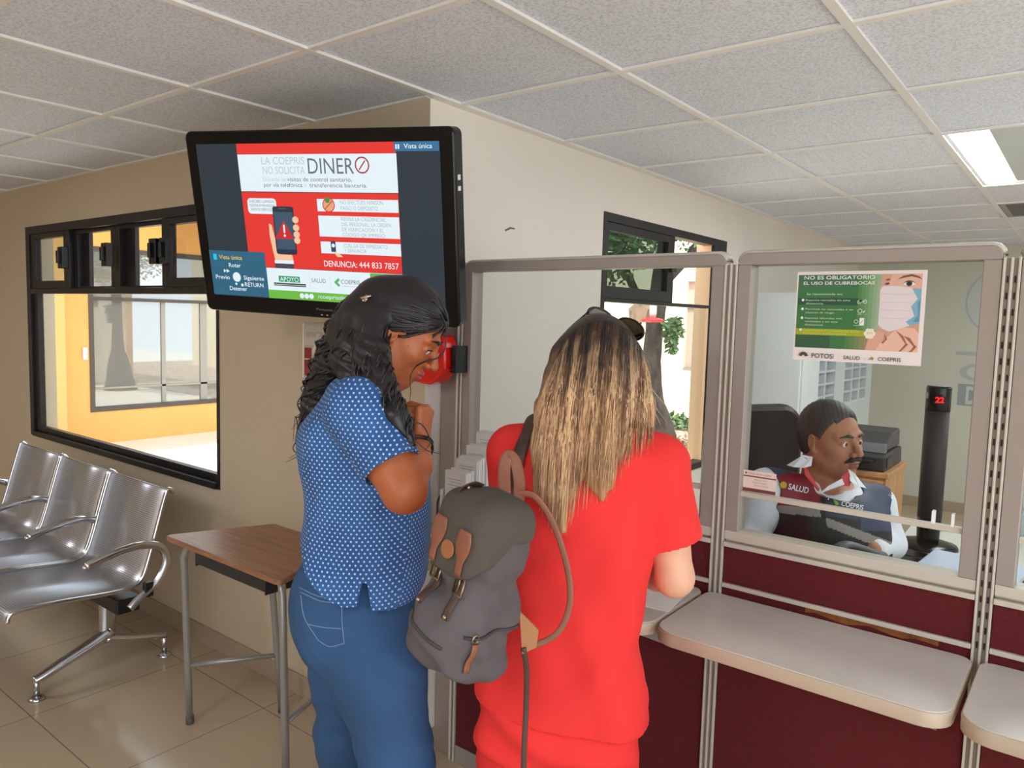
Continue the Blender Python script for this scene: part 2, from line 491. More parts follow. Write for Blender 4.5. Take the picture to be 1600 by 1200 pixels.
mb.box(xx - .02, xx + .018, y0 + .055, 3.53, 1.645, 1.70); mb.box(xx - .02, xx + .018, y0 + .055, 3.53, z1 - .075, z1 - .04)
P2(mb, 'sliding_sash', M['black_frame'])
mb = MB(); mb.box(xx - .002, xx + .002, y0 + .05, 3.535, 1.69, z1 - .07); P2(mb, 'sash_pane', M['glass_tint'], 0)
mb = MB(); mb.box(xx + .018, xx + .034, 3.55, 3.60, 1.80, 1.90); P2(mb, 'sash_latch', M['black'], .003)

# ------------------------------------------------------------------ ceiling lamp over the office
lamp = thing('ceiling_light', 'lit fluorescent lamp strip recessed in the ceiling at the right', 'ceiling light', (TLX0 + .305, (LY0 + LY1) / 2, H))
def PL(mb, name, mt, bev=.0):
    o = mb.build(name, mt, lamp, bev); o.matrix_parent_inverse = Matrix.Translation(lamp.location).inverted(); return o
mb = MB()
a, b = TLX0 + .014, TLX1 - .014
mb.box(a, b, LY0 + .014, LY1 - .014, H + .075, H + .08)
mb.box(a, a + .01, LY0 + .014, LY1 - .014, H, H + .075); mb.box(b - .01, b, LY0 + .014, LY1 - .014, H, H + .075)
mb.box(a + .01, b - .01, LY0 + .014, LY0 + .024, H, H + .075); mb.box(a + .01, b - .01, LY1 - .024, LY1 - .014, H, H + .075)
PL(mb, 'lamp_housing', M['white'])
mb = MB(); mb.box(TLX0 + .045, TLX0 + .14, LY0 + .03, LY1 - .03, H + .004, H + .02)
PL(mb, 'lamp_tube', emit('fluorescent glow', (250, 252, 255), 16.0))
mb = MB(); mb.box(TLX0 + .15, b - .012, LY0 + .03, LY1 - .03, H + .004, H + .01)
PL(mb, 'lamp_diffuser', mat('unlit diffuser', (200, 208, 204), .4))
# ------------------------------------------------------------------ part helper: world-space part of a placed thing
def wpart(mb, name, mt, parent, bev=0.0, label=None, seg=2):
    o = mb.build(name, mt, parent, bev, seg)
    o.matrix_parent_inverse = parent.matrix_basis.inverted()
    if label: o['label'] = label
    return o

def lpart(mb, name, mt, parent, bev=0.0, label=None, seg=2):
    """part in its parent's own coordinates"""
    o = mb.build(name, mt, parent, bev, seg)
    if label: o['label'] = label
    return o

# ------------------------------------------------------------------ glazed partition of the service counter
PF, PB = YP, YP + .055
ZT = 1.727
def partition(x0, x1, label, clips=()):
    t = thing('partition_panel', label, 'partition', ((x0 + x1) / 2, YP + .027, 0), 0, 'glazed panels of the counter screen')
    sw = .034
    R = .022
    # top rail with rounded shoulders and a cap bead
    mb = MB()
    mb.prism(rrect(x0, x1, 1.690, ZT - .008, [0, 0, R, R]), PF, PB, axis='y')
    wpart(mb, 'top_rail', M['part'], t, .002)
    mb = MB(); pts = [(x0 - .001, PF + .027, 1.700)] + [(x0 + R - R * math.cos(a), PF + .027, ZT - .008 - R + R * math.sin(a) + .003) for a in (0, .5, 1.0, PI / 2)] + [(x1 - R + R * math.sin(a), PF + .027, ZT - .008 - R + R * math.cos(a) + .003) for a in (0, .5, 1.0, PI / 2)] + [(x1 + .001, PF + .027, 1.700)]
    mb.tube(pts, .0075, 8, flat=3.4, up=(0, 1, 0))
    wpart(mb, 'top_cap', M['part_light'], t)
    for s, (a, b) in enumerate(((x0, x0 + sw), (x1 - sw, x1))):
        mb = MB(); mb.box(a, b, PF, PB, 1.008, 1.690); wpart(mb, 'stile', M['part'], t, .002)
    mb = MB(); mb.box(x0, x1, PF, PB, .984, 1.008); mb.box(x0, x1, PF - .006, PB, .966, .978); mb.box(x0, x1, PF + .01, PB - .01, .978, .984)
    wpart(mb, 'sill_rail', M['part_light'], t, .0015)
    mb = MB(); mb.box(x0 + sw - .004, x1 - sw + .004, PF + .024, PF + .029, 1.004, 1.694); wpart(mb, 'glass_pane', M['glass_office'], t)
    mb = MB(); mb.box(x0 + sw, x1 - sw, PF + .008, PF + .0235, 1.101, 1.114); wpart(mb, 'glass_bar', M['part_light'], t, .001)
    mb = MB(); mb.box(x0, x1, PF + .004, PB - .004, .868, .966); mb.box(x0, x1, PF + .004, PB - .004, .06, .857)
    wpart(mb, 'fabric_panel', M['maroon'], t, .002)
    mb = MB(); mb.box(x0, x1, PF - .004, PB, .857, .868); wpart(mb, 'mid_rail', M['part_light'], t, .0015)
    mb = MB(); mb.box(x0, x1, PF, PB, .0, .06); wpart(mb, 'kick_plate', M['part'], t, .002)
    for cx in clips:
        mb = MB(); mb.box(cx - .003, cx + .003, PF + .006, PF + .0235, 1.114, 1.142); wpart(mb, 'bar_clip', M['paper'], t)
    return t
partition(-1.658, -.769, 'counter screen panel nearest the cream wall, behind the woman in coral')
p2_ = partition(-.733, -.171, 'counter screen panel with the green mask poster, in front of the seated man', (-.262, -.224))
mb = MB(); random.seed(9)
up_ = [(-.52 + .024 * k, .8545 + random.uniform(-.001, .002)) for k in range(13)]; dn_ = [(x, .843 + .004 * math.sin(k * 1.3) + random.uniform(-.002, .002)) for k, (x, z) in enumerate(up_)]
mb.prism(up_ + dn_[::-1], PF + .0034, PF + .0039, axis='y')
wpart(mb, 'fabric_stain', mat('ochre stain', (140, 84, 34), .95, noise=.5, nscale=40), p2_, label='ochre stain on the maroon fabric just above the shelf')
partition(-.137, .45, 'counter screen panel cut off by the right edge of the picture')
def post(x0, x1, label, slots):
    t = thing('partition_post', label, 'post', ((x0 + x1) / 2, YP + .027, 0), 0, 'posts of the counter screen')
    mb = MB(); w = x1 - x0
    mb.box(x0, x1, PF + .006, PB - .006, 0, 1.692)
    wpart(mb, 'post_core', M['part'], t)
    for k, (a, b) in enumerate(((0, .16), (.42, .58), (.84, 1.0))):
        mb = MB(); mb.box(x0 + a * w, x0 + b * w, PF - .003, PF + .008, 0, 1.694); wpart(mb, 'post_rib', M['part_light'], t, .001)
    if slots:
        mb = MB(); z = .86
        while z < 1.66:
            for fx in (.29, .71):
                mb.box(x0 + fx * w - .0016, x0 + fx * w + .0016, PF + .0045, PF + .0066, z, z + .014)
            z += .034
        o = wpart(mb, 'slot_row', M['black'], t); o['kind'] = 'stuff'
    return t
post(-.768, -.734, 'slim ribbed post between the first two counter screen panels', False)
post(-.170, -.138, 'slotted ribbed post right of the panel with the mask poster', True)
t = thing('wall_channel', 'taupe upright channel fixing the counter screen to the cream wall', 'post', (-1.70, YP + .02, 0))
mb = MB(); mb.box(XB + .001, -1.684, PF + .012, PB, 0, 1.712); wpart(mb, 'channel', M['part'], t, .002)
mb = MB(); mb.box(-1.684, -1.676, PF - .004, PB, 0, 1.72); mb.box(-1.668, -1.661, PF - .002, PB, 0, 1.72); wpart(mb, 'channel_rib', M['part_light'], t, .001)
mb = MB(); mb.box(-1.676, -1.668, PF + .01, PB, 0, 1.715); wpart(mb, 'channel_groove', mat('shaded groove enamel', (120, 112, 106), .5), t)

def shelf(x0, x1, label):
    t = thing('counter_shelf', label, 'shelf', ((x0 + x1) / 2, 1.69, .80), 0, 'shelves along the counter screen')
    y0, y1 = 1.525, YP - .002
    mb = MB(); mb.cur = 0
    poly = rrect(x0, x1, y0, y1, [.055, .055, .03, .03])
    mb.prism(poly, .806, .8365, smooth=True)
    wpart(mb, 'shelf_board', M['edge'], t, .003)
    mb = MB(); mb.prism(rrect(x0 + .002, x1 - .002, y0 + .002, y1 - .002, [.054, .054, .029, .029]), .8362, .8385); wpart(mb, 'shelf_top', M['laminate'], t, .001)
    for bx in (x0 + .06, x1 - .06):
        mb = MB(); mb.prism([(y1, .80), (y1, .66), (y1 - .015, .66), (y0 + .05, .79), (y0 + .05, .806), (y1, .806)], bx - .002, bx + .002, axis='x'); mb.box(bx - .012, bx + .012, y0 + .05, y1, .803, .806)
        wpart(mb, 'shelf_bracket', M['part'], t)
    return t
shelf(-1.655, -.777, 'beige counter shelf the woman in coral leans over')
shelf(-.768, -.163, 'beige counter shelf with rounded corners under the mask poster')
shelf(-.152, .46, 'beige counter shelf at the right edge of the picture')

# ------------------------------------------------------------------ poster on the glass
def pr(name, rgb): return mat(name, rgb, .55)
INK = {}
def ink(rgb):
    if rgb not in INK: INK[rgb] = mat('print %d %d %d' % rgb, rgb, .6)
    return INK[rgb]
po = thing('poster', 'green and white poster about face masks stuck on the counter glass', 'poster', (-.4515, PF + .0215, 1.566))
s = Sheet(.281, .213)
s.base(ink((238, 226, 224)))
def gradpoly(s, c0, c1, u0, u1, v0, v1, n=8):
    for k in range(n):
        a = u0 + (u1 - u0) * k / n; b = u0 + (u1 - u0) * (k + 1) / n
        c = tuple(int(round(p + (q - p) * (k + .5) / n)) for p, q in zip(c0, c1))
        s.rect(a, v0, b, v1, ink(c)); s.layer -= .25
    s.layer += .25
s.rect(.012, .143, .968, .963, ink((60, 118, 66)))
s.rect(.012, .143, .30, .29, ink((52, 92, 62)))
s.rect(.012, .80, .5, .963, ink((66, 112, 80)))
gradpoly(s, (72, 128, 66), (176, 190, 170), .50, .70, .36, .963, 7)
gradpoly(s, (70, 124, 64), (196, 148, 116), .42, .68, .143, .36, 7)
SK = (226, 178, 156)
s.rect(.67, .143, .968, .963, ink((206, 160, 138)))
s.poly([(.70, .963), (.968, .963), (.968, .72), (.66, .72), (.672, .86)], ink(SK))
s.poly([(.70, .963), (.75, .963), (.73, .86), (.69, .80), (.67, .86)], ink((214, 162, 140)))
s.poly([(.787, .905), (.83, .942), (.89, .958), (.945, .935), (.968, .90), (.94, .918), (.89, .935), (.84, .922)], ink((122, 78, 60)))
s.poly([(.83, .853), (.85, .878), (.875, .886), (.90, .876), (.925, .852), (.90, .842), (.87, .836), (.85, .84)], ink((238, 226, 222)))
s.circ(.876, .861, .0062, ink((74, 66, 76))); s.circ(.876, .861, .003, ink((20, 16, 18)))
s.poly([(.826, .853), (.85, .884), (.875, .894), (.905, .884), (.93, .856), (.905, .876), (.875, .884), (.85, .874)], ink((84, 50, 44)))
s.poly([(.695, .855), (.71, .87), (.73, .872), (.735, .856), (.715, .846)], ink((96, 62, 54)))
s.poly([(.70, .90), (.72, .914), (.74, .91), (.735, .896), (.712, .89)], ink((134, 90, 74)))
s.poly([(.668, .80), (.69, .835), (.80, .835), (.90, .812), (.968, .80), (.968, .45), (.90, .42), (.82, .38), (.755, .35), (.70, .38), (.668, .42)], ink((226, 214, 216)))
for k in range(4): s.line(.68, .75 - .085 * k, .90, .745 - .085 * k, .0012, ink((206, 196, 202)))
s.poly([(.90, .812), (.968, .80), (.968, .45), (.90, .42), (.87, .46), (.93, .52), (.90, .62), (.945, .70)], ink((128, 176, 196)))
s.poly([(.945, .66), (.968, .70), (.968, .46), (.92, .46), (.955, .53)], ink((96, 150, 178)))
s.poly([(.60, .26), (.66, .36), (.72, .33), (.70, .22), (.66, .143), (.58, .143)], ink((218, 166, 142)))
s.poly([(.80, .37), (.86, .40), (.94, .39), (.968, .34), (.968, .143), (.66, .143), (.70, .24), (.75, .30)], ink((232, 186, 164)))
for q in ([(.80, .37), (.86, .31), (.885, .24), (.875, .23), (.84, .30)], [(.86, .31), (.91, .29), (.945, .22), (.94, .20), (.89, .27)], [(.885, .24), (.85, .17), (.83, .143), (.85, .143), (.90, .22)], [(.945, .22), (.92, .16), (.90, .143), (.93, .143), (.962, .2)], [(.72, .33), (.73, .27), (.70, .23), (.715, .22), (.745, .27)]):
    s.poly(q, ink((164, 98, 76)))
WT = ink((240, 240, 234))
s.text('NO ES OBLIGATORIO', .061, .912, .040, WT, .563, .012)
s.text('EL USO DE CUBREBOCAS', .057, .853, .034, WT, .566, .012)
PG = ink((206, 226, 196))
s.text('Se recomienda en:', .088, .737, .026, PG, .292)
s.rect(.022, .628, .504, .703, ink((40, 82, 62)))
for v, lines in ((.683, ('Espacios cerrados sin sana', 'distancia.')), (.582, ('Personas no vacunadas o en', 'situación de riesgo.')), (.482, ('Espacios laborales mal', 'ventilados y sin sana', 'distancia.'))):
    s.circ(.06, v - .002, .0032, WT)
    for k, l in enumerate(lines):
        s.text(l, .085, v - .012 - .038 * k, .021, PG, [(.358, .15), (.385, .24), (.30, .27, .16)][0 if v > .6 else (1 if v > .5 else 2)][k])
s.poly([(.015, .36), (.50, .36), (.583, .35), (.583, .289), (.015, .289)], ink((164, 172, 40)))
s.circ(.055, .345, .003, WT)
s.text('HOSPITALES Y LUGARES DE ALTA', .075, .330, .018, ink((214, 208, 110)), .457)
s.text('AFLUENCIA A CONCURRIR.', .075, .298, .018, ink((214, 208, 110)), .36)
for k in range(6):
    a = k * PI / 3; s.circ(.61 + .026 * math.cos(a), .323 + .034 * math.sin(a), .0055, ink((238, 228, 206)))
s.circ(.61, .323, .008, ink((238, 228, 206)))
for k in range(3): s.line(.592 + .018 * k, .32, .602 + .012 * k, .34, .001, ink((170, 150, 110)))
s.line(.508, .66, .565, .672, .0012, WT); s.ring(.515, .662, .0035, .0045, WT); s.ring(.56, .667, .0035, .0045, WT); s.circ(.525, .675, .003, ink((20, 40, 30)))
s.ring(.525, .565, .004, .005, WT); s.line(.548, .548, .562, .568, .002, WT); s.line(.508, .53, .54, .53, .0008, WT)
s.rect(.526, .408, .562, .49, WT); s.line(.535, .43, .555, .47, .001, ink((90, 110, 90))); s.ring(.50, .45, .0035, .0045, WT); s.line(.48, .408, .526, .408, .0008, WT)
GY = ink((78, 74, 74))
for k in range(9):
    a = PI * (.08 + .84 * k / 8); s.line(.091 + .012 * math.cos(a), .043 + .016 * math.sin(a), .091 + .04 * math.cos(a), .043 + .052 * math.sin(a), .0028, GY)
s.text('POTOSí', .160, .032, .050, GY, .185, .014); s.line(.38, .03, .38, .065, .0006, ink((190, 180, 178)))
s.text('SALUD', .42, .032, .040, GY, .13, .008); s.line(.587, .03, .587, .065, .0006, ink((190, 180, 178)))
s.poly([(.61, .035), (.64, .075), (.655, .06), (.65, .035), (.635, .045)], ink((140, 150, 60)))
s.text('COEPRIS', .685, .034, .040, GY, .172, .008)
s.build('printed_sheet', po)
# small card above the pass-through bar
cd = thing('card', 'small white and maroon card standing on the glass bar beside the post', 'card', (-.656, PF + .0195, 1.1425))
s = Sheet(.084, .054); s.base(ink((238, 214, 206)))
s.rect(0, 0, 1, .16, ink((122, 66, 58))); s.rect(0, .70, 1, .76, ink((120, 70, 60)))
s.text('POTOSÍ  SALUD  COEPRIS', .14, .83, .075, ink((130, 90, 84)), .72); s.circ(.08, .87, .003, ink((150, 110, 100)))
for k, (u, l) in enumerate(((.34, 'Recepción'), (.30, 'de documentos'), (.36, 'Lunes a viernes'))): s.text(l, u, .56 - .13 * k, .07, ink((170, 140, 134)), .42 - .04 * (k == 0))
s.build('printed_card', cd)

# ------------------------------------------------------------------ television on a wall arm
Wd = V((.8805, .2985, -.0360)).normalized(); Zd = V((.069, -.098, .519)); Zd = (Zd - Wd * Zd.dot(Wd)).normalized(); Yd = Zd.cross(Wd)
tv = thing('television', 'black flat television showing a red and white notice, hung at the wall corner', 'television')
tvc = V((-1.939, 1.481, 1.815))
tv.matrix_basis = Matrix(((Wd.x, Yd.x, Zd.x, tvc.x), (Wd.y, Yd.y, Zd.y, tvc.y), (Wd.z, Yd.z, Zd.z, tvc.z), (0, 0, 0, 1)))
sw_, sh_ = .856, .484
mb = MB()
out = rrect(-sw_ / 2 - .042, sw_ / 2 + .044, -sh_ / 2 - .055, sh_ / 2 + .040, .022)
inn = rrect(-sw_ / 2, sw_ / 2, -sh_ / 2, sh_ / 2, .001)
n = len(out)
mb.prism(out, -.004, .055, axis='y')
lpart(mb, 'case', M['gloss_black'], tv, .006)
mb = MB(); mb.prism(rrect(-sw_ / 2 + .05, sw_ / 2 - .05, -sh_ / 2 + .02, sh_ / 2 - .02, .03), .055, .095, axis='y'); lpart(mb, 'rear_housing', M['black'], tv, .01)
S_ = Sheet(sw_, sh_, -.006)
TVK = .95
def sc(rgb, k=1.0):
    key = ('scr',) + rgb
    if key not in INK: INK[key] = screen_mat('lit pixels %d %d %d' % rgb, rgb, TVK * k)
    return INK[key]
W_ = sc((226, 240, 246)); RD = sc((226, 52, 46)); DK = sc((48, 62, 74)); DTX = sc((104, 112, 122))
S_.base(sc((36, 50, 60)))
S_.rect(.183, .21, .836, 1.0, RD)
S_.rect(.183, .70, .837, .933, W_); S_.rect(.183, .697, .837, .703, sc((120, 60, 66)))
LG = sc((186, 200, 208)); 
S_.text('LA COEPRIS', .286, .872, .046, LG, .183); S_.text('NO SOLICITA', .288, .813, .046, LG, .180)
S_.text('DINER', .482, .815, .095, DTX, .187); S_.ring(.702, .866, .020, .0245, sc((168, 52, 66))); S_.line(.689, .838, .715, .894, .004, sc((168, 52, 66)))
S_.text('Durante las', .286, .768, .026, LG, .10); S_.text('visitas de control sanitario,', .390, .768, .026, DTX, .268)
S_.text('por vía telefónica', .287, .733, .026, DTX, .165); S_.text('o', .46, .733, .026, LG); S_.text('transferencia bancaria.', .482, .733, .026, DTX, .235)
S_.rect(.205, .56, .332, .66, W_, .012); S_.poly([(.315, .57), (.332, .60), (.342, .53)], W_)
for k, l in enumerate(('SI RECIBES LLAMADAS', 'TELEFÓNICAS PARA REALIZAR', 'AVISOS DE VERIFICACIÓN')): S_.text(l, .213 + .004 * (k == 2), .632 - .026 * k, .017, sc((120, 122, 130)), .112 - .008 * (k == 2))
HN = sc((240, 196, 158)); S_.poly([(.291, .50), (.303, .49), (.312, .40), (.313, .33), (.33, .30), (.38, .30), (.385, .255), (.304, .255), (.296, .33), (.289, .42)], HN)
S_.poly([(.300, .262), (.384, .262), (.384, .24), (.300, .24)], W_); S_.rect(.300, .211, .384, .24, sc((70, 66, 84)))
S_.rect(.313, .302, .404, .61, sc((36, 48, 66)), .008); S_.rect(.318, .335, .399, .575, sc((58, 82, 104))); S_.rect(.34, .594, .374, .598, sc((90, 100, 110)))
S_.poly([(.357, .52), (.314, .403), (.396, .403)], sc((206, 36, 44))); S_.rect(.353, .44, .360, .495, W_, .002); S_.circ(.3565, .424, .004, W_)
for v in (.527, .477, .433, .395): S_.circ(.409, v, .0115, HN, .0105)
S_.rect(.508, .585, .835, .661, W_); S_.rect(.508, .427, .835, .558, W_); S_.rect(.509, .32, .836, .395, W_)
G1 = sc((168, 178, 186))
S_.text('NO EFECTÚES NINGÚN', .604, .631, .024, G1, .172); S_.text('PAGO O DEPÓSITO', .604, .596, .024, G1, .15)
for k, (l, w) in enumerate((('REVISA LA CREDENCIAL', .18), ('DEL PERSONAL, LA ORDEN', .198), ('DE VERIFICACIÓN Y EL', .168), ('CÓDIGO QR IMPRESO', .172))): S_.text(l, .604, .529 - .0325 * k, .023, G1, w)
S_.text('CUELGA DE INMEDIATO', .605, .362, .024, G1, .178); S_.text('Y DENUNCIA', .606, .331, .024, G1, .092)
S_.circ(.556, .625, .022, sc((232, 160, 120))); S_.ring(.556, .625, .019, .022, sc((190, 60, 60))); S_.line(.540, .60, .572, .65, .003, sc((190, 60, 60))); S_.circ(.552, .655, .009, sc((70, 140, 70)))
S_.rect(.552, .33, .572, .40, sc((56, 64, 92)), .004); S_.poly([(.56, .335), (.59, .315), (.60, .30), (.575, .30)], HN); S_.circ(.562, .372, .006, W_)
S_.text('DENUNCIA:', .517, .236, .038, W_, .138, .004); S_.text('444 833 7857', .664, .238, .038, W_, .160)
S_.rect(.259, .048, .837, .208, W_)
S_.rect(.258, .003, .837, .06, sc((106, 184, 66))); S_.rect(.706, .05, .837, .205, sc((106, 178, 66)))
for k in range(4): S_.text('coepris san luis potosí', .714, .178 - .026 * k, .013, sc((150, 206, 110)), .11)
S_.rect(.311, .118, .405, .158, sc((46, 150, 104))); S_.text('APOYO', .316, .122, .030, W_, .083, .006); S_.line(.287, .106, .43, .106, .005, sc((60, 70, 74))); S_.line(.287, .094, .43, .094, .004, sc((90, 100, 104)))
S_.text('SALUD', .456, .126, .027, sc((110, 126, 128)), .062); S_.line(.448, .08, .448, .18, .001, sc((190, 200, 205))); S_.line(.537, .08, .537, .18, .001, sc((190, 200, 205)))
S_.poly([(.553, .135), (.573, .165), (.578, .15), (.568, .135), (.578, .118), (.572, .105)], sc((80, 180, 90)))
S_.text('COEPRIS', .583, .128, .027, sc((90, 104, 108)), .079); S_.line(.583, .112, .68, .112, .001, sc((170, 180, 184)))
for k in range(3): S_.circ(.408 + .021 * k, .031, .0085, W_)
S_.text('/coeprisslp', .478, .022, .026, W_, .12)
S_.rect(.83, .945, .998, 1.0, sc((48, 110, 152))); S_.text('Vista única', .868, .961, .027, W_, .105, .006); S_.rect(.836, .958, .842, .985, W_); S_.rect(.845, .958, .851, .985, W_)
S_.rect(.0, .006, .259, .31, sc((40, 98, 126)))
S_.rect(.018, .245, .034, .285, sc((40, 190, 236)), .002); S_.text('Vista única', .045, .252, .028, sc((224, 200, 60)), .108, .008)
S_.text('Rotar', .087, .200, .028, W_, .056, .006); S_.text('Previo', .018, .115, .028, W_, .066, .006); S_.text('Siguiente', .15, .118, .028, W_, .094, .006); S_.text('RETURN', .152, .072, .028, W_, .086, .006); S_.text('Detener', .078, .040, .028, W_, .082, .006)
S_.circ(.118, .133, .016, W_); S_.circ(.112, .086, .004, W_); S_.circ(.140, .080, .005, W_)
S_.poly([(.060, .16), (.060, .185), (.072, .172)], W_); S_.poly([(.073, .16), (.073, .185), (.088, .172)], W_)
scr = S_.build('screen', tv)
s = Sheet(.10, .012, -.0045); s.text('Panasonic', .5, .2, .62, mat('silver print', (150, 150, 154), .35, .6), .62, .0, 'c')
o = s.build('maker_name', tv); o.location = (.0, 0, -sh_ / 2 - .026)
mb = MB()
for k in range(3): mb.ball((-.012 + .02 * k, -.0045, -sh_ / 2 - .044), (.0035, .0012, .0022), 8, 6)
lpart(mb, 'indicator_light', mat('pale lens', (190, 200, 205), .3), tv)
mb = MB(); mb.box(sw_ / 2 + .0435, sw_ / 2 + .0452, .012, .03, .135, .15); mb.box(sw_ / 2 + .0435, sw_ / 2 + .0452, .012, .03, .105, .118); lpart(mb, 'side_badge', M['white'], tv)
mb = MB(); mb.box(-.12, .12, .095, .115, -.12, .12); lpart(mb, 'mounting_plate', M['black'], tv, .004)
mb = MB(); e = tv.matrix_basis.inverted() @ V((-1.85, YA - .012, 1.86)); mb.tube([(0, .11, 0), (0.02, .2, 0.01), e], .022, 10); lpart(mb, 'wall_arm', M['black'], tv)
mb = MB(); mb.box(-1.90, -1.80, YA - .012, YA - .0005, 1.76, 1.96); wpart(mb, 'wall_plate', M['black'], tv, .002)

# ------------------------------------------------------------------ notice frame under the television
nf = thing('notice', 'framed extinguisher notice on the taupe wall under the television', 'sign', (-2.33, YA - .006, 1.395))
mb = MB(); mb.box(-.102, .102, .0004, .0058, -.107, .107); lpart(mb, 'backing_board', ink((206, 196, 184)), nf)
s = Sheet(.20, .21); s.base(ink((196, 184, 172)))
s.rect(.0, .0, .035, 1, ink((246, 236, 230)))
s.rect(.06, .62, .97, .96, ink((206, 196, 186))); s.text('EXTINTOR', .12, .76, .09, ink((150, 138, 130)), .5)
s.rect(.06, .03, .97, .60, ink((188, 174, 164))); s.rect(.06, .05, .28, .56, ink((150, 46, 40))); s.rect(.06, .34, .6, .36, ink((226, 216, 210)))
s.ring(.46, .50, .018, .030, ink((226, 220, 214))); s.circ(.46, .50, .012, ink((110, 60, 62))); s.line(.46, .60, .46, .82, .012, ink((214, 204, 196)))
s.build('notice_sheet', nf)

# ------------------------------------------------------------------ ticket dispenser on the channel
td = thing('ticket_dispenser', 'red snail shaped queue ticket dispenser on the grey upright by the television', 'ticket dispenser', (-1.735, 1.80, 1.397))
mb = MB()
ol = [(.030, .083), (.055, .082), (.066, .058), (.071, .036), (.073, 0), (.071, -.026), (.055, -.047), (.028, -.072), (0, -.082), (-.040, -.080), (-.066, -.075), (-.062, -.052), (-.050, -.028), (-.034, -.010), (-.036, .015), (-.030, .045), (-.010, .068), (.010, .08)]
mb.prism(ol, -.03, .035, axis='y')
lpart(mb, 'body', mat('glossy red plastic', (232, 18, 12), .22, coat=.4), td, .008, seg=3)
mb = MB(); mb.prism([(-.060, -.074), (-.095, -.072), (-.112, -.055), (-.098, -.030), (-.062, -.026), (-.052, -.045)], -.022, .022, axis='y')
lpart(mb, 'ticket_slot', mat('smoked plastic', (84, 30, 40), .15), td, .004)
mb = MB(); mb.box(-.072, -.058, -.026, .026, -.076, -.03); lpart(mb, 'slot_collar', mat('dark grey plastic', (58, 52, 58), .4), td, .002)
vs, fs, w = text_geo('TURN-O-MATIC', .022, offset=.0006, shear=.15)
mb = MB(); Mr = Matrix.Rotation(math.radians(-66), 4, 'Y'); k = .066 / w
mb.add([V((.022, -.0309, -.036)) + (Mr @ V((q.x * k, 0, q.y * .62))) for q in vs], fs, False); lpart(mb, 'lettering', M['paper'], td)
mb = MB(); mb.box(.082, .100, -.005, .050, -.038, .05)
for k in range(7): mb.prism([(.082, .046 - .0125 * k), (.070, .041 - .0125 * k), (.082, .036 - .0125 * k)], -.004, .03, axis='y')
lpart(mb, 'mounting_comb', M['black'], td)

# ------------------------------------------------------------------ stepped leaflet rack on the shelf
lr = thing('leaflet_rack', 'stepped white leaflet rack on the first counter shelf beside the backpack', 'rack', (-1.465, 1.70, .839))
X0, X1 = -1.507, -1.418
TIER = ((1.612, 1.085), (1.660, 1.118), (1.704, 1.148), (1.750, 1.187))
mb = MB()
mb.box(X0 - .004, X0 - .001, 1.60, 1.80, .8395, 1.03); mb.box(X1 + .001, X1 + .004, 1.60, 1.80, .8395, 1.03); mb.box(X0 - .001, X1 + .001, 1.798, 1.801, .8395, 1.10); mb.box(X0 - .001, X1 + .001, 1.60, 1.798, .8395, .843)
for k, (y, z) in enumerate(TIER): mb.box(X0 - .001, X1 + .001, y - .0022, y - .0006, .8432, z - .13 + .0 * k)
wpart(mb, 'rack_body', mat('white acrylic', (226, 228, 230), .2), lr)
names = ('front lowest', 'second', 'third', 'topmost rear')
for k, (y, z) in enumerate(TIER):
    lf = thing('leaflet_stack', 'stack of white folded leaflets in the %s step of the leaflet rack' % names[k], 'leaflets', ((X0 + X1) / 2, y, .844), 0, 'leaflets in the stepped rack')
    mb = MB(); random.seed(k)
    for q in range(9):
        dz = random.uniform(-.004, .003); mb.box(X0 + .002 + random.uniform(0, .002), X1 - .002 - random.uniform(0, .002), y + .0042 * q + .0006, y + .0042 * q + .0036, .845, z + dz + .0006 * q)
    wpart(mb, 'leaflets', M['paper'], lf)
    mb = MB()
    wd = X1 - X0
    for q in range(4):
        a = .18 + .1 * (q % 2); mb.box(X0 + a * wd, X0 + (.82 - .06 * q) * wd, y + .0001, y + .0005, z - .022 - .009 * q, z - .0205 - .009 * q)
    wpart(mb, 'printed_lines', ink((176, 172, 176)), lf)
    if k in (0, 3):
        mb = MB(); mb.box(X0 + .2 * wd, X0 + .75 * wd, y + .0001, y + .0005, z - .056 if k == 3 else z - .17, z - .046 if k == 3 else z - .163); wpart(mb, 'printed_band', ink((128, 84, 78)), lf)
cdp = thing('cord', 'thin brown cord hanging down the wall channel behind the leaflet rack', 'cord', (-1.72, 1.84, .9))
mb = MB(); mb.tube(bez([(-1.665, 1.846, 1.02), (-1.70, 1.835, .97), (-1.735, 1.83, .92), (-1.74, 1.83, .86), (-1.74, 1.83, .62)]), .0035, 8); wpart(mb, 'cord_strand', mat('brown cord', (84, 58, 48), .7), cdp)
# papers under the woman's hands
pp = thing('paper_sheet', 'white sheet of paper on the shelf under the arms of the woman in coral', 'paper', (-.93, 1.72, .8387), .12)
mb = MB(); mb.box(-.14, .14, -.10, .10, 0, .0008); lpart(mb, 'sheet', M['paper'], pp)

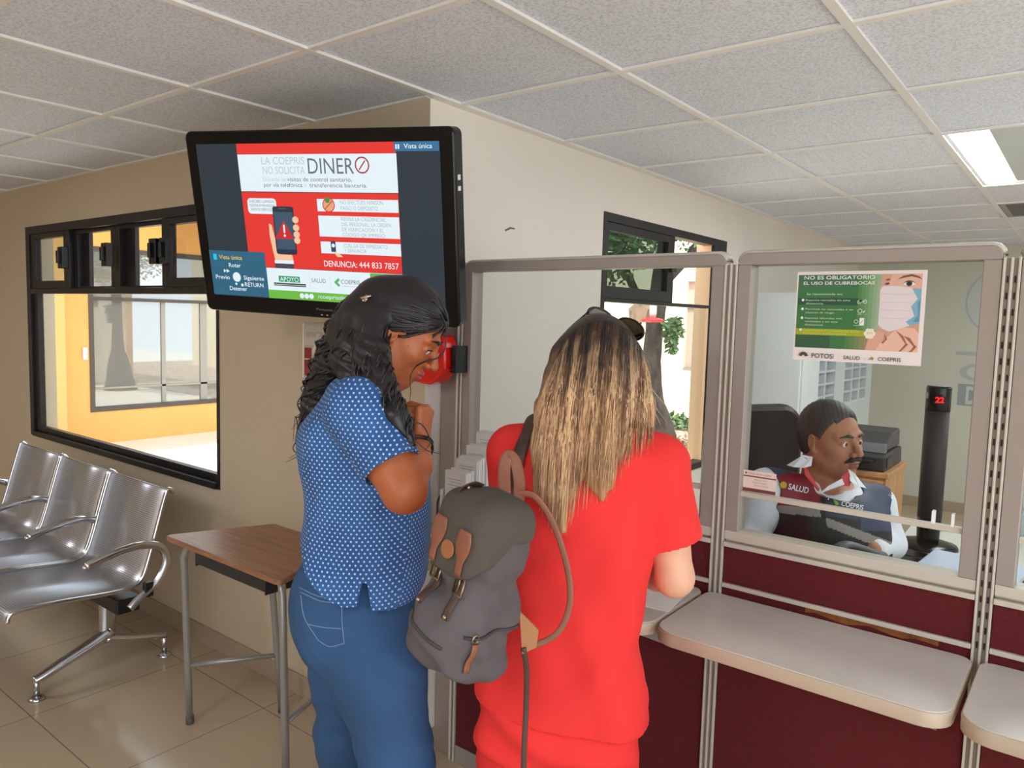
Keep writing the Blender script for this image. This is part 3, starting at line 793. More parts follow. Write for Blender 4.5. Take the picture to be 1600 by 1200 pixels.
# ------------------------------------------------------------------ school table
tb = thing('school_table', 'small walnut topped school table with grey tube legs by the wall', 'table', (-2.22, 1.47, 0))
top = [(-2.566, 1.296), (-1.87, 1.296), (-2.018, 1.649), (-2.416, 1.649)]
def round_poly(pl, r, n=5):
    out = []
    for i, p in enumerate(pl):
        p = V(p).to_2d() if len(p) == 3 else V(p); a = V(pl[i - 1]) - p; b = V(pl[(i + 1) % len(pl)]) - p
        a.normalize(); b.normalize(); k = r / math.tan(a.angle(b) / 2) if a.angle(b) > .01 else r
        s0 = p + a * k; s1 = p + b * k
        for j in range(n + 1):
            t = j / n; out.append(tuple((s0 * (1 - t) ** 2 + p * 2 * t * (1 - t) + s1 * t * t)))
    return out
mb = MB(); mb.prism(round_poly(top, .022), .722, .741, smooth=False); wpart(mb, 'tabletop', M['walnut'], tb, .004)
mb = MB(); mb.prism([(1.33, .722), (1.33, .665), (1.345, .655), (1.56, .655), (1.56, .722), (1.557, .722), (1.557, .658), (1.346, .658), (1.333, .667), (1.333, .722)], -2.41, -2.00, axis='x')
mb.box(-2.413, -2.41, 1.33, 1.56, .655, .722); mb.box(-2.0, -1.997, 1.33, 1.56, .655, .722)
wpart(mb, 'book_tray', mat('dark grey sheet metal', (52, 50, 52), .45, .3, bump=.2, bscale=200), tb)
LEGS = (((-2.52, 1.345), (-2.57, 1.389)), ((-1.93, 1.345), (-1.965, 1.385)), ((-2.38, 1.60), (-2.385, 1.66)), ((-2.06, 1.60), (-2.05, 1.66)))
def leg_pt(k, z):
    (a, b), (c, d) = LEGS[k]; t = (z - .70) / -.69; return V((a + (c - a) * t, b + (d - b) * t, z))
for k in range(4):
    p = leg_pt(k, .66); q = leg_pt(k, .012); ins = V((.035 if p.x < -2.2 else -.035, .02 if p.y < 1.5 else -.02, 0))
    mb = MB(); mb.tube([leg_pt(k, .70) + ins * 1.6 + V((0, 0, .018)), leg_pt(k, .70) + ins + V((0, 0, .016)), leg_pt(k, .69) + ins * .3, p] + [p + (q - p) * t for t in (.3, .7, 1)], .0125, 12)
    wpart(mb, 'leg', M['grey_tube'], tb)
    mb = MB(); e = leg_pt(k, .0); mb.cyl(e, e + V((0, 0, .03)), .0145, 12); wpart(mb, 'foot_cap', mat('grey rubber', (88, 86, 84), .7), tb)
for (a, b, z) in ((0, 2, .235), (1, 3, .235)):
    mb = MB(); mb.cyl(leg_pt(a, z), leg_pt(b, z + .0), .009, 10); wpart(mb, 'stretcher', M['grey_tube'], tb)
mb = MB(); mb.cyl(leg_pt(2, .66), leg_pt(3, .66), .009, 10); wpart(mb, 'cross_bar', M['grey_tube'], tb)

# ------------------------------------------------------------------ three seat waiting bench
bn = thing('waiting_bench', 'three seat perforated steel waiting bench with chrome arms under the window', 'bench', (-3.71, 1.35, 0))
def steel_perf():
    m, nt, b = new_mat('perforated steel')
    b.inputs['Metallic'].default_value = .85; b.inputs['Roughness'].default_value = .33
    uv = nt.nodes.new('ShaderNodeTexCoord'); sep = nt.nodes.new('ShaderNodeSeparateXYZ'); nt.links.new(uv.outputs['UV'], sep.inputs[0])
    def mth(op, a, bb=None):
        n = nt.nodes.new('ShaderNodeMath'); n.operation = op
        for i, q in enumerate((a, bb)):
            if q is None: continue
            if hasattr(q, 'links'): nt.links.new(q, n.inputs[i])
            else: n.inputs[i].default_value = q
        return n.outputs[0]
    u = mth('MULTIPLY', sep.outputs[0], 120.0); v = mth('MULTIPLY', sep.outputs[1], 120.0)
    a = mth('SUBTRACT', mth('FRACT', u), .5); c = mth('SUBTRACT', mth('FRACT', v), .5)
    d = mth('ADD', mth('MULTIPLY', a, a), mth('MULTIPLY', c, c))
    hole = mth('LESS_THAN', d, .06)
    inn = mth('LESS_THAN', mth('ABSOLUTE', mth('SUBTRACT', sep.outputs[0], .25)), .205)
    f = mth('MULTIPLY', hole, inn)
    mx = nt.nodes.new('ShaderNodeMix'); mx.data_type = 'RGBA'; nt.links.new(f, mx.inputs['Factor'])
    mx.inputs[6].default_value = srgb(196, 194, 198); mx.inputs[7].default_value = srgb(70, 68, 70)
    nt.links.new(mx.outputs[2], b.inputs['Base Color'])
    return m
M['perf'] = steel_perf()
prof = bez([(a, b, 0) for a, b in ((.925, .425), (.932, .447), (.96, .458), (1.10, .452), (1.28, .436), (1.355, .438), (1.395, .462), (1.425, .54), (1.465, .68), (1.50, .795), (1.516, .806), (1.53, .79))], 5)
prof = [(p.x, p.y) for p in prof]
LEN = [0]
for a, b in zip(prof, prof[1:]): LEN.append(LEN[-1] + math.hypot(b[0] - a[0], b[1] - a[1]))
for k, xr in enumerate((-2.945, -3.468, -3.990)):
    xl = xr - .497
    mb = MB(); n = len(prof); th = .006
    def nrm(i):
        a = prof[max(i - 1, 0)]; b = prof[min(i + 1, n - 1)]; d = V((b[0] - a[0], b[1] - a[1])).normalized(); return V((d.y, -d.x))
    vs = []
    for i, (y, z) in enumerate(prof):
        q = nrm(i) * th
        vs += [(xl, y, z), (xr, y, z), (xl, y + q.x, z + q.y), (xr, y + q.x, z + q.y)]
    fs = []
    for i in range(n - 1):
        a = i * 4; b = a + 4
        fs += [(a, a + 1, b + 1, b), (a + 2, b + 2, b + 3, a + 3), (a, b, b + 2, a + 2), (a + 1, a + 3, b + 3, b + 1)]
    fs += [(0, 2, 3, 1), (4 * n - 4, 4 * n - 3, 4 * n - 1, 4 * n - 2)]
    mb.add(vs, fs, True)
    so = wpart(mb, 'seat_shell', M['perf'], bn)
    uvl = so.data.uv_layers.new(name='UVMap')
    for lp in so.data.loops:
        vi = lp.vertex_index; uvl.data[lp.index].uv = ((so.data.vertices[vi].co.x - xl), LEN[vi // 4])
    for x in (xl - .003, xr + .003):
        mb = MB(); mb.tube([(x, y, z + .002) for y, z in prof], .0085, 8); mb.build('edge_tube', M['chrome'], so)
for x in (-2.905, -3.4565, -3.979, -4.525):
    pts = bez([(x, 1.17, .575), (x, 1.21, .588), (x, 1.30, .607), (x, 1.385, .612), (x, 1.455, .588), (x, 1.478, .525), (x, 1.435, .445), (x, 1.36, .395), (x, 1.33, .37)], 6)
    mb = MB(); mb.tube(pts, [.011] + [.0165] * (len(pts) - 2) + [.016], 12, flat=.8, up=(1, 0, 0)); mb.ball(pts[0], (.012, .012, .0095), 10, 8)
    wpart(mb, 'armrest', M['chrome'], bn)
    mb = MB(); mb.box(x - .012, x + .012, 1.385, 1.42, .40, .46); wpart(mb, 'arm_pad', M['black'], bn, .004)
mb = MB(); mb.box(-4.60, -2.98, 1.315, 1.405, .325, .385); wpart(mb, 'beam', M['black'], bn, .004)
for x in (-3.18, -4.25):
    mb = MB()
    mb.tube([(x, 1.36, .40), (x, 1.365, .30), (x, 1.362, .20), (x, 1.36, .155)], [.034, .034, .031, .034], 14, flat=.62, up=(1, 0, 0))
    p = bez([(x, 1.375, .19), (x, 1.30, .155), (x, 1.20, .118), (x, 1.12, .088), (x, 1.085, .078)], 6); mb.tube(p, [.034 - .016 * i / (len(p) - 1) for i in range(len(p))], 12, flat=.8, up=(0, 0, 1))
    p = bez([(x, 1.35, .165), (x, 1.44, .135), (x, 1.53, .112), (x, 1.61, .092)], 6); mb.tube(p, [.030 - .013 * i / (len(p) - 1) for i in range(len(p))], 12, flat=.8, up=(0, 0, 1))
    lf = wpart(mb, 'leg_frame', M['chrome'], bn)
    for y, z in ((1.093, .082), (1.603, .095)):
        mb = MB(); mb.cyl((x, y, .012), (x, y, z + .012), .0115, 12); mb.lathe([(.03, .0), (.032, .004), (.026, .010), (.012, .016)], (x, y, 0), 20)
        e = mb.build('levelling_foot', M['chrome'], lf)

# ------------------------------------------------------------------ office behind the counter
tl = thing('locker', 'tall white storage locker at the left of the office behind the glass', 'cabinet', (-1.55, 4.58, 0))
mb = MB(); mb.box(XB + .014, -1.342, 4.40, 4.76, .0, 1.734); wpart(mb, 'locker_body', mat('white locker enamel', (226, 230, 230), .45), tl, .006)
mb = MB(); mb.box(-1.342, -1.332, 4.42, 4.74, .05, 1.70); d = wpart(mb, 'locker_door', mat('white locker enamel door', (224, 228, 228), .45), tl, .003)
mb = MB(); mb.box(-1.332, -1.318, 4.45, 4.47, .95, 1.06); wpart(mb, 'door_handle', M['steel'], tl, .003)
# pigeonhole cabinet along the return wall
pg = thing('pigeonhole_cabinet', 'white pigeonhole cabinet with rows of slots behind the seated man', 'cabinet', (-1.6, 5.7, 0))
cw = mat('pigeonhole white', (208, 216, 220), .5)
xf, xb = -1.45, XB + .014
mb = MB(); mb.box(xb, xf, 4.80, 6.62, .0, .98); wpart(mb, 'base_cabinet', cw, pg, .004)
mb = MB(); mb.box(xb, xb + .01, 4.80, 6.62, .98, 1.62); mb.box(xb + .01, xf, 4.80, 6.62, 1.60, 1.62); wpart(mb, 'back_panel', cw, pg)
for (y0, y1, nc) in ((4.80, 5.56, 3), (5.78, 6.46, 3)):
    mb = MB(); cwid = (y1 - y0) / nc
    for k in range(nc + 1): mb.box(xb + .01, xf, y0 + k * cwid - .018, y0 + k * cwid + .018, .98, 1.60)
    for k in range(7): mb.box(xb + .012, xf - .003, y0 + .018, y1 - .018, .985 + k * .085 - .008, .985 + k * .085 + .008)
    wpart(mb, 'slot_grid', cw, pg)
for a, b in ((5.578, 5.762), (6.478, 6.62)):
    mb = MB(); mb.box(xb + .01, xf, a, b, .98, 1.60); wpart(mb, 'side_stile', cw, pg)
wc = thing('side_cabinet', 'low oak cabinet under the black printer in the office', 'cabinet', (-1.05, 4.76, 0))
mb = MB(); mb.box(-1.25, -.877, 4.505, 5.02, 0, .715); wpart(mb, 'cabinet_body', M['oak'], wc, .003)
mb = MB(); mb.box(-1.265, -.865, 4.49, 5.03, .715, .742); wpart(mb, 'cabinet_top', M['oak'], wc, .003)
mb = MB(); mb.box(-1.24, -.887, 4.49, 4.505, .03, .70); dd = wpart(mb, 'cabinet_door', M['oak'], wc, .002)
pt = thing('printer', 'black office printer standing on the oak side cabinet', 'printer', (-1.05, 4.75, .742))
mb = MB(); mb.prism([(4.52, .745), (4.52, .83), (4.55, .845), (4.95, .845), (4.97, .745)], -1.25, -.89, axis='x'); wpart(mb, 'printer_body', mat('charcoal plastic', (54, 52, 54), .5), pt, .01)
mb = MB(); mb.prism([(4.56, .85), (4.60, .90), (4.72, .945), (4.92, .955), (4.94, .85)], -1.24, -.90, axis='x'); wpart(mb, 'scanner_lid', mat('charcoal plastic lid', (66, 64, 66), .45), pt, .012)
mb = MB(); mb.box(-1.20, -.94, 4.43, 4.56, .80, .815); mb.box(-.905, -.884, 4.55, 4.70, .76, .82); wpart(mb, 'paper_tray', M['black'], pt, .004)
mb = MB(); mb.prism([(4.545, .846), (4.565, .885), (4.60, .895), (4.60, .846)], -1.10, -.90, axis='x'); wpart(mb, 'control_panel', mat('grey panel plastic', (104, 104, 106), .4), pt, .003)
# desk, a return worktop the man sits against
dk = thing('office_desk', 'pale laminate office desk to the right of the seated man', 'desk', (.1, 2.6, 0))
mb = MB(); mb.prism([(-.37, 2.13), (.62, 2.13), (.62, 3.10), (-.50, 3.10), (-.485, 2.49), (-.37, 2.46)], .795, .822)
wpart(mb, 'desk_top', mat('pale desk laminate', (206, 204, 192), .4), dk, .003)
for x, y in ((.05, 2.17), (.58, 2.17), (-.40, 3.06), (.58, 3.06)):
    mb = MB(); mb.box(x - .02, x + .02, y - .02, y + .02, 0, .795); wpart(mb, 'leg', M['grey_tube'], dk, .003)
mb = MB(); mb.box(-.38, .56, 3.05, 3.065, .35, .795); wpart(mb, 'modesty_panel', M['white'], dk)
ws = thing('inner_worktop', 'narrow inner worktop behind the counter glass where the seated man rests his arms', 'worktop', (-.6, 2.0, 0))
mb = MB(); mb.box(-1.62, .62, PB + .004, 2.12, .795, .822); wpart(mb, 'worktop_board', bpy.data.materials['pale desk laminate'], ws, .003)
for x in (-1.58, -.60, .58):
    mb = MB(); mb.box(x - .015, x + .015, PB + .01, 2.09, 0, .795); wpart(mb, 'support_panel', M['part'], ws)
ht = thing('tower_heater', 'tall black tower heater with a red digit display on the office desk', 'heater', (-.404, 2.79, .822))
mb = MB(); mb.lathe([(.088, 0), (.092, .004), (.088, .010), (.06, .017), (.03, .02)], (0, 0, 0), 32); lpart(mb, 'base', M['gloss_black'], ht)
mb = MB(); mb.lathe([(.032, .018), (.034, .03), (.036, .09), (.0365, .10)], (0, 0, 0), 24); lpart(mb, 'neck', M['gloss_black'], ht)
hm = mat('heater mesh', (52, 42, 42), .6, noise=.5, nscale=300)
mb = MB(); mb.lathe([(.0365, .10), (.0365, .455)], (0, 0, 0), 28); lpart(mb, 'grille', hm, ht)
mb = MB(); mb.lathe([(.0372, .455), (.0372, .53), (.036, .536), (.030, .538), (.022, .536)], (0, 0, 0), 28); lpart(mb, 'head', M['gloss_black'], ht)
mb = MB(); mb.lathe([(.036, .537), (.0335, .5385)], (0, 0, 0), 28); lpart(mb, 'top_ring', mat('grey ring plastic', (120, 122, 122), .3), ht)
vs, fs, w = text_geo('22', .026, offset=.001)
mb = MB(); a0 = math.atan2(-2.79, .404) + .12
mb.add([V((.0378 * math.cos(a0 + (q.x - w / 2) / .0378), .0378 * math.sin(a0 + (q.x - w / 2) / .0378), .485 + q.y)) for q in vs], fs, False); lpart(mb, 'digit_display', emit('red digits', (255, 40, 40), 1.6), ht)
pc = thing('power_cable', 'black cable lying on the desk from the tower heater to the wall side', 'cable', (-.5, 2.85, .824))
mb = MB(); mb.tube(bez([(-.425, 2.885, .826), (-.41, 2.95, .826), (-.425, 3.02, .826), (-.36, 3.06, .826), (-.30, 3.09, .826), (-.28, 3.12, .80), (-.28, 3.12, .4)]), .0035, 8); wpart(mb, 'cable_strand', M['black'], pc)
nb = thing('notebook', 'pale blue ring notebook lying flat on the office desk by the heater', 'notebook', (-.255, 2.57, .8225), -.08)
mb = MB(); mb.box(-.115, .13, -.09, .095, .003, .022); lpart(mb, 'pages', mat('pale blue paper', (196, 206, 222), .6), nb)
mb = MB(); mb.box(-.118, .133, -.093, .098, .022, .0245); lpart(mb, 'cover', mat('pale blue cover', (190, 202, 222), .5), nb, .001)
mb = MB(); mb.box(-.118, .133, -.093, .098, 0, .003); lpart(mb, 'back_cover', mat('navy card', (40, 46, 74), .6), nb)
for k, (x, y, rz, lab) in enumerate(((-.432, 2.54, -.12, 'black phone lying on the desk edge nearest the glass'), (-.425, 2.62, -.12, 'black phone lying on the desk next to the notebook'))):
    ph = thing('phone', lab, 'phone', (x, y, .8225), rz, 'phones on the desk')
    mb = MB(); mb.prism(rrect(-.042, .048, -.036, .036, .012), 0, .012); lpart(mb, 'phone_body', M['black'], ph, .002)
    mb = MB(); mb.prism(rrect(-.038, .044, -.032, .032, .009), .0121, .0126); lpart(mb, 'phone_screen', M['gloss_black'], ph)
fc = thing('filing_cabinet', 'pale blue white drawer cabinet at the far right behind the glass', 'cabinet', (.1, 3.45, 0))
mb = MB(); mb.box(-.212, .32, 3.2, 3.7, 0, 1.36); wpart(mb, 'cabinet_body', mat('pale blue enamel', (196, 210, 216), .4), fc, .004)
for k in range(6):
    mb = MB(); mb.box(-.20, .31, 3.184, 3.2, .05 + k * .218, .255 + k * .218); d = wpart(mb, 'drawer', mat('pale drawer enamel', (206, 216, 220), .4), fc, .003)
    mb = MB(); mb.box(-.02, .12, 3.172, 3.184, .16 + k * .218, .175 + k * .218); mb.build('drawer_handle', M['steel'], d, .002)
# marks on the end wall
wl = thing('wall_marks', 'pale round emblem and grey lettering on the office end wall', 'sign', (-.75, YBK - .001, 1.5))
s = Sheet(1.2, 1.3)
pw = ink((198, 202, 200)); gy = ink((150, 156, 158)); lt = ink((178, 182, 180))
s.layer = 2
s.circ(.60, .72, .30, pw, n=48); s.circ(.66, .58, .10, ink((176, 186, 190))); s.ring(.60, .72, .27, .285, lt, 40)
s.rect(.33, .375, .62, .40, lt); s.text('CI', .36, .215, .11, lt, .26, .02)
s.rect(.36, .05, .52, .19, gy); s.text('D', .41, .065, .11, pw, .075, .03)
o = s.build('painted_marks', wl)
# office chair behind the man
oc = thing('office_chair', 'black office chair behind the seated man, mostly hidden', 'chair', (-.72, 2.42, 0), 1.05)
mb = MB(); mb.prism(rrect(-.20, .20, .62, 1.27, .09), .20, .255, axis='y'); lpart(mb, 'backrest', M['black'], oc, .02)
mb = MB(); mb.prism(rrect(-.24, .24, -.24, .22, .08), .352, .422); lpart(mb, 'seat', M['black'], oc, .02)
mb = MB(); mb.cyl((0, 0, .08), (0, 0, .352), .03, 14); lpart(mb, 'gas_column', M['black'], oc)
mb = MB(); mb.box(-.03, .03, (.18), .245, .40, .75); lpart(mb, 'back_bracket', M['black'], oc, .006)
for k in range(5):
    a = 2 * PI * k / 5; c, d = math.cos(a), math.sin(a)
    mb = MB(); mb.tube([(0, 0, .11), (.15 * c, .15 * d, .09), (.28 * c, .28 * d, .07)], [.026, .022, .018], 10); lg = lpart(mb, 'star_leg', M['black'], oc)
    mb = MB(); mb.tube([(.28 * c - .012 * d, .28 * d + .012 * c, .030), (.28 * c + .012 * d, .28 * d - .012 * c, .030)], .028, 14); mb.build('castor', M['black'], lg)

# grey vent in the office ceiling beyond the lamp
cvt = thing('ceiling_vent', 'dark grey vent in the ceiling beyond the lamp strip at the right edge', 'vent', (-.213, gy0 + 6 * .61 + .305, H))
va, vb_, vc, vd = gx0 + 2 * .61 + .014, gx0 + 3 * .61 - .014, gy0 + 6 * .61 + .014, gy0 + 7 * .61 - .014
mb = MB(); mb.box(va, va + .03, vc, vd, H - .008, H - .0005); mb.box(vb_ - .03, vb_, vc, vd, H - .008, H - .0005); mb.box(va + .03, vb_ - .03, vc, vc + .03, H - .008, H - .0005); mb.box(va + .03, vb_ - .03, vd - .03, vd, H - .008, H - .0005)
wpart(mb, 'vent_frame', mat('grey vent enamel', (150, 148, 144), .5), cvt)
for k in range(12):
    mb = MB(); y = vc + .045 + k * .043; mb.box(va + .03, vb_ - .03, y, y + .022, H - .007, H - .0015); wpart(mb, 'slat', mat('dark vent slat', (104, 102, 100), .5) if k == 0 else bpy.data.materials['dark vent slat'], cvt)
# ------------------------------------------------------------------ courtyard beyond the two windows
XF = -8.945
mb = MB(); mb.box(-14, 30, -30, YB0, -.14, -.04); mb.box(XW, 30, YB0, YA, -.14, -.04); mb.box(XR, 30, YA, 14, -.14, -.04); struct('ground_front', mb, mat('pale concrete', (224, 220, 212), .8, noise=.1, nscale=2), 'pale concrete outside the open end of the waiting room')
mb = MB(); mb.box(XF - .3, XB - wt, YA + wt, 7.2, -.12, -.02); mb.box(XF - .3, -6.6, 7.2, 14, -.12, -.02)
struct('courtyard_paving', mb, mat('courtyard concrete', (228, 220, 204), .85, noise=.08, nscale=1.5), 'sunlit pale paving of the courtyard')
mb = MB(); mb.box(-6.6, 4, 7.2, 14, -.14, -.01)
def earth():
    m, nt, b = new_mat('dry earth with litter')
    tc = nt.nodes.new('ShaderNodeTexCoord'); n = nt.nodes.new('ShaderNodeTexNoise'); n.inputs['Scale'].default_value = 14; n.inputs['Detail'].default_value = 6
    nt.links.new(tc.outputs['Object'], n.inputs['Vector']); r = nt.nodes.new('ShaderNodeValToRGB')
    for p, c in ((.35, (128, 108, 92)), (.5, (176, 156, 136)), (.62, (206, 190, 172))):
        e = r.color_ramp.elements.new(p); e.color = srgb(*c)
    nt.links.new(n.outputs['Fac'], r.inputs['Fac']); nt.links.new(r.outputs['Color'], b.inputs['Base Color']); b.inputs['Roughness'].default_value = .95
    return m
struct('courtyard_earth', mb, earth(), 'dry earth bed around the courtyard tree')
# far wall of the courtyard with its big dark window
FW = (3.70, 7.6, .352, 2.22)
mb = MB()
mb.box(XF - .25, XF, 1.2, FW[0], -.02, 3.0); mb.box(XF - .25, XF, FW[1], 14, -.02, 3.0); mb.box(XF - .25, XF, FW[0], FW[1], -.02, FW[2]); mb.box(XF - .25, XF, FW[0], FW[1], FW[3], 3.0)
struct('wall_courtyard', mb, M['orange'], 'ochre yellow courtyard wall opposite the waiting room')
mb = MB(); mb.box(XF, XF + .18, 2.0, 3.386, -.02, 2.62); struct('trim_1', mb, mat('pale ochre stucco', (224, 184, 118), .85, noise=.05, nscale=3), 'paler ochre pier of the courtyard wall')
mb = MB(); mb.box(XF - .3, XF + 1.25, 1.2, 14, 2.62, 2.85); struct('eaves', mb, mat('pale soffit', (226, 220, 208), .8), 'pale eaves above the ochre courtyard wall')
w3 = bpy.data.objects.new('window_3', None); COL.objects.link(w3); w3['kind'] = 'structure'; w3['label'] = 'large dark framed window in the ochre courtyard wall'; w3.location = (XF, FW[0], FW[2])
dark = mat('dark brown window frame', (74, 64, 62), .45)
mb = MB(); y0, y1, z0, z1 = FW
mb.box(XF - .10, XF + .012, y0, y0 + .05, z0, z1); mb.box(XF - .10, XF + .012, y1 - .05, y1, z0, z1); mb.box(XF - .10, XF + .012, y0 + .05, y1 - .05, z0, z0 + .045); mb.box(XF - .10, XF + .012, y0 + .05, y1 - .05, z1 - .05, z1)
mb.box(XF - .08, XF + .0, y0 + .05, y1 - .05, 1.62, 1.66)
o = wpart(mb, 'window_frame', dark, w3); o['kind'] = 'structure'
gm, nt, b = new_mat('reflecting window glass'); b.inputs['Base Color'].default_value = srgb(128, 126, 124); b.inputs['Roughness'].default_value = .015; b.inputs['Specular IOR Level'].default_value = 1.0; b.inputs['IOR'].default_value = 2.0
mb = MB(); mb.box(XF - .07, XF - .06, y0 + .04, y1 - .04, z0 + .03, z1 - .03); o = wpart(mb, 'window_pane', gm, w3); o['kind'] = 'structure'
cl = mat('sash and reflection strip', (150, 146, 142), .5)
mb = MB(); mb.box(XF - .062, XF - .045, y0 + .05, 5.32, .60, .625); mb.box(XF - .062, XF - .045, 4.55, 4.60, z0 + .05, 1.62); mb.box(XF - .062, XF - .045, 5.05, 5.14, z0 + .05, 1.62); o = wpart(mb, 'sash_and_reflection', cl, w3); o['kind'] = 'structure'  # low horizontal strip is a reflection in the pane, modelled as a pale bar
sw = thing('wall_switch', 'small white electrical box on the ochre courtyard wall beside the far window', 'switch', (XF + .01, 3.65, 1.02))
mb = MB(); mb.box(XF, XF + .02, 3.625, 3.675, .95, 1.09); wpart(mb, 'box_cover', M['white'], sw, .003)
sw = thing('wall_outlet', 'white wall outlet low on the pale ochre pier outside', 'outlet', (XF + .19, 2.86, .62))
mb = MB(); mb.box(XF + .18, XF + .195, 2.82, 2.96, .56, .70); wpart(mb, 'outlet_cover', M['white'], sw, .003)
# end building
YE = 11.0
mb = MB()
EW = (-5.16, -4.96, .84, 2.2)
mb.box(XF, EW[0], YE, YE + .25, -.02, 3.3); mb.box(EW[1], 2, YE, YE + .25, -.02, 3.3); mb.box(EW[0], EW[1], YE, YE + .25, -.02, EW[2]); mb.box(EW[0], EW[1], YE, YE + .25, EW[3], 3.3)
struct('wall_end_building', mb, M['cream'], 'sunlit cream wall of the building at the end of the courtyard')
mb = MB(); mb.box(EW[0], EW[1], YE + .06, YE + .08, EW[2], EW[3]); w4 = struct('window_4', mb, mat('pinkish shutter', (196, 168, 158), .7), 'narrow shuttered window in the cream end wall')
mb = MB(); mb.box(EW[0] - .01, EW[1] + .01, YE - .01, YE + .06, EW[2] - .03, EW[2]); mb.box(EW[0], EW[1], YE + .03, YE + .07, 1.78, 1.82); o = mb.build('window_sill', M['part'], w4); o['kind'] = 'structure'
pl = thing('pillar', 'pale orange square pillar standing outside at the right edge of the tree window', 'pillar', (-3.02, 6.93, 0))
mb = MB(); mb.box(-3.07, -2.97, 6.87, 6.99, -.02, 3.0); wpart(mb, 'shaft', mat('peach stucco', (240, 196, 156), .85), pl, .004)
mb = MB(); mb.box(-3.085, -2.955, 6.855, 7.005, -.02, .10); wpart(mb, 'plinth', mat('peach stucco plinth', (206, 170, 140), .85), pl, .004)
mb = MB(); mb.box(XB - wt - .0005, XB - .014, WB[1] - .012, WB[1] - .0005, WB[2], WB[3]); mb.box(XB - wt - .03, XB - wt - .0005, WB[1] - .012, WB[1] + .35, -.02, 3.0)
struct('trim_2', mb, mat('peach stucco trim', (244, 200, 160), .85), 'peach painted reveal on the outside of the tree window')
# the tree
tr = thing('tree', 'rough barked tree with green leaves outside the window of the cream wall', 'tree', (-3.45, 6.55, 0))
bk = mat('grey bark', (72, 60, 56), .95, noise=.4, nscale=18, bump=1.0, bscale=30)
random.seed(3)
mb = MB()
path = bez([(-3.34, 6.62, -.05), (-3.345, 6.60, .25), (-3.36, 6.58, .55), (-3.40, 6.55, .95), (-3.40, 6.55, 1.4), (-3.36, 6.56, 1.9), (-3.30, 6.6, 2.6), (-3.25, 6.6, 3.3)], 6)
rad = [np.interp(p.z, [-.05, .2, .5, .8, 1.2, 2, 3.3], [.30, .24, .185, .105, .088, .085, .06]) * (1 + random.uniform(-.05, .05)) for p in path]
mb.tube(path, rad, 18)
mb.tube(bez([(-3.37, 6.56, 1.5), (-3.6, 6.5, 1.85), (-3.85, 6.5, 2.4), (-3.9, 6.5, 3.0)], 5), .04, 10)
mb.tube(bez([(-3.33, 6.57, 1.9), (-3.05, 6.7, 2.3), (-2.8, 6.8, 2.9)], 5), .04, 10)
wpart(mb, 'trunk', bk, tr)
def leafmat(name, c):
    m = mat(name, c, .6, noise=.35, nscale=9); b = m.node_tree.nodes['Principled BSDF']
    b.inputs['Subsurface Weight'].default_value = 0; b.inputs['Transmission Weight'].default_value = 0
    return m
LV = leafmat('tree leaves', (92, 122, 74))
def leaves(cen, n, spread, size=.05):
    mb = MB()
    for c, k, sp in zip(cen, n, spread):
        for _ in range(k):
            d = V((random.gauss(0, 1), random.gauss(0, 1), random.gauss(0, 1))); d.normalize(); p = V(c) + V((d.x * sp[0], d.y * sp[1], d.z * sp[2])) * random.uniform(.2, 1)
            a = V((random.uniform(-1, 1), random.uniform(-1, 1), random.uniform(-1, .4))).normalized(); b = a.orthogonal().normalized(); s = size * random.uniform(.6, 1.3)
            mb.add([p, p + a * s * .5 + b * s * .28, p + a * s, p + a * s * .5 - b * s * .28], [(0, 1, 2, 3)], False)
    return mb
mb = leaves([(-3.5, 6.5, 2.9), (-4.3, 6.3, 2.55), (-2.9, 7.0, 2.7), (-3.19, 6.52, 1.50), (-3.18, 6.52, 1.34), (-3.9, 6.2, 2.2), (-3.55, 6.0, 2.25)], (3400, 2000, 1400, 230, 70, 1000, 700), ((1.1, .9, .7), (.8, .8, .55), (.6, .5, .6), (.09, .09, .13), (.05, .05, .10), (.5, .4, .4), (.5, .4, .35)), .068)
o = wpart(mb, 'foliage', LV, tr)
hf = thing('bird_feeder', 'red glass hummingbird feeder hanging in front of the tree', 'bird feeder', (-3.14, 6.02, 1.56))
rp = mat('red feeder plastic', (214, 52, 56), .3)
mb = MB(); mb.lathe([(.03, -.02), (.075, -.01), (.08, .004), (.06, .018), (.03, .024)], (0, 0, 0), 20); lpart(mb, 'tray', rp, hf)
for k in range(5):
    a = 2 * PI * k / 5; mb = MB(); mb.ball((.085 * math.cos(a), .085 * math.sin(a), .0), .018, 10, 8); lpart(mb, 'flower_port', rp, hf)
mb = MB(); mb.lathe([(.026, .024), (.032, .06), (.032, .14), (.02, .17)], (0, 0, 0), 18); lpart(mb, 'nectar_bottle', mat('pale clear plastic', (214, 196, 200), .1), hf)
mb = MB(); mb.tube([(0, 0, .17), (0, 0, .9)], .003, 6); lpart(mb, 'hanging_wire', M['black'], hf)
bh = thing('birdhouse', 'weathered wooden birdhouse on a stick to the left of the feeder', 'birdhouse', (-3.32, 6.14, 1.60))
mb = MB(); mb.prism([(-.08, -.06), (.08, -.06), (.10, .06), (0, .14), (-.10, .06)], -.07, .07, axis='y'); lpart(mb, 'house', mat('weathered board', (150, 122, 104), .9, noise=.2), bh, .004)
mb = MB(); mb.tube([(0, 0, -.06), (-.07, -.02, -.30), (-.10, -.03, -1.6)], .011, 8); lpart(mb, 'stick', bk, bh)
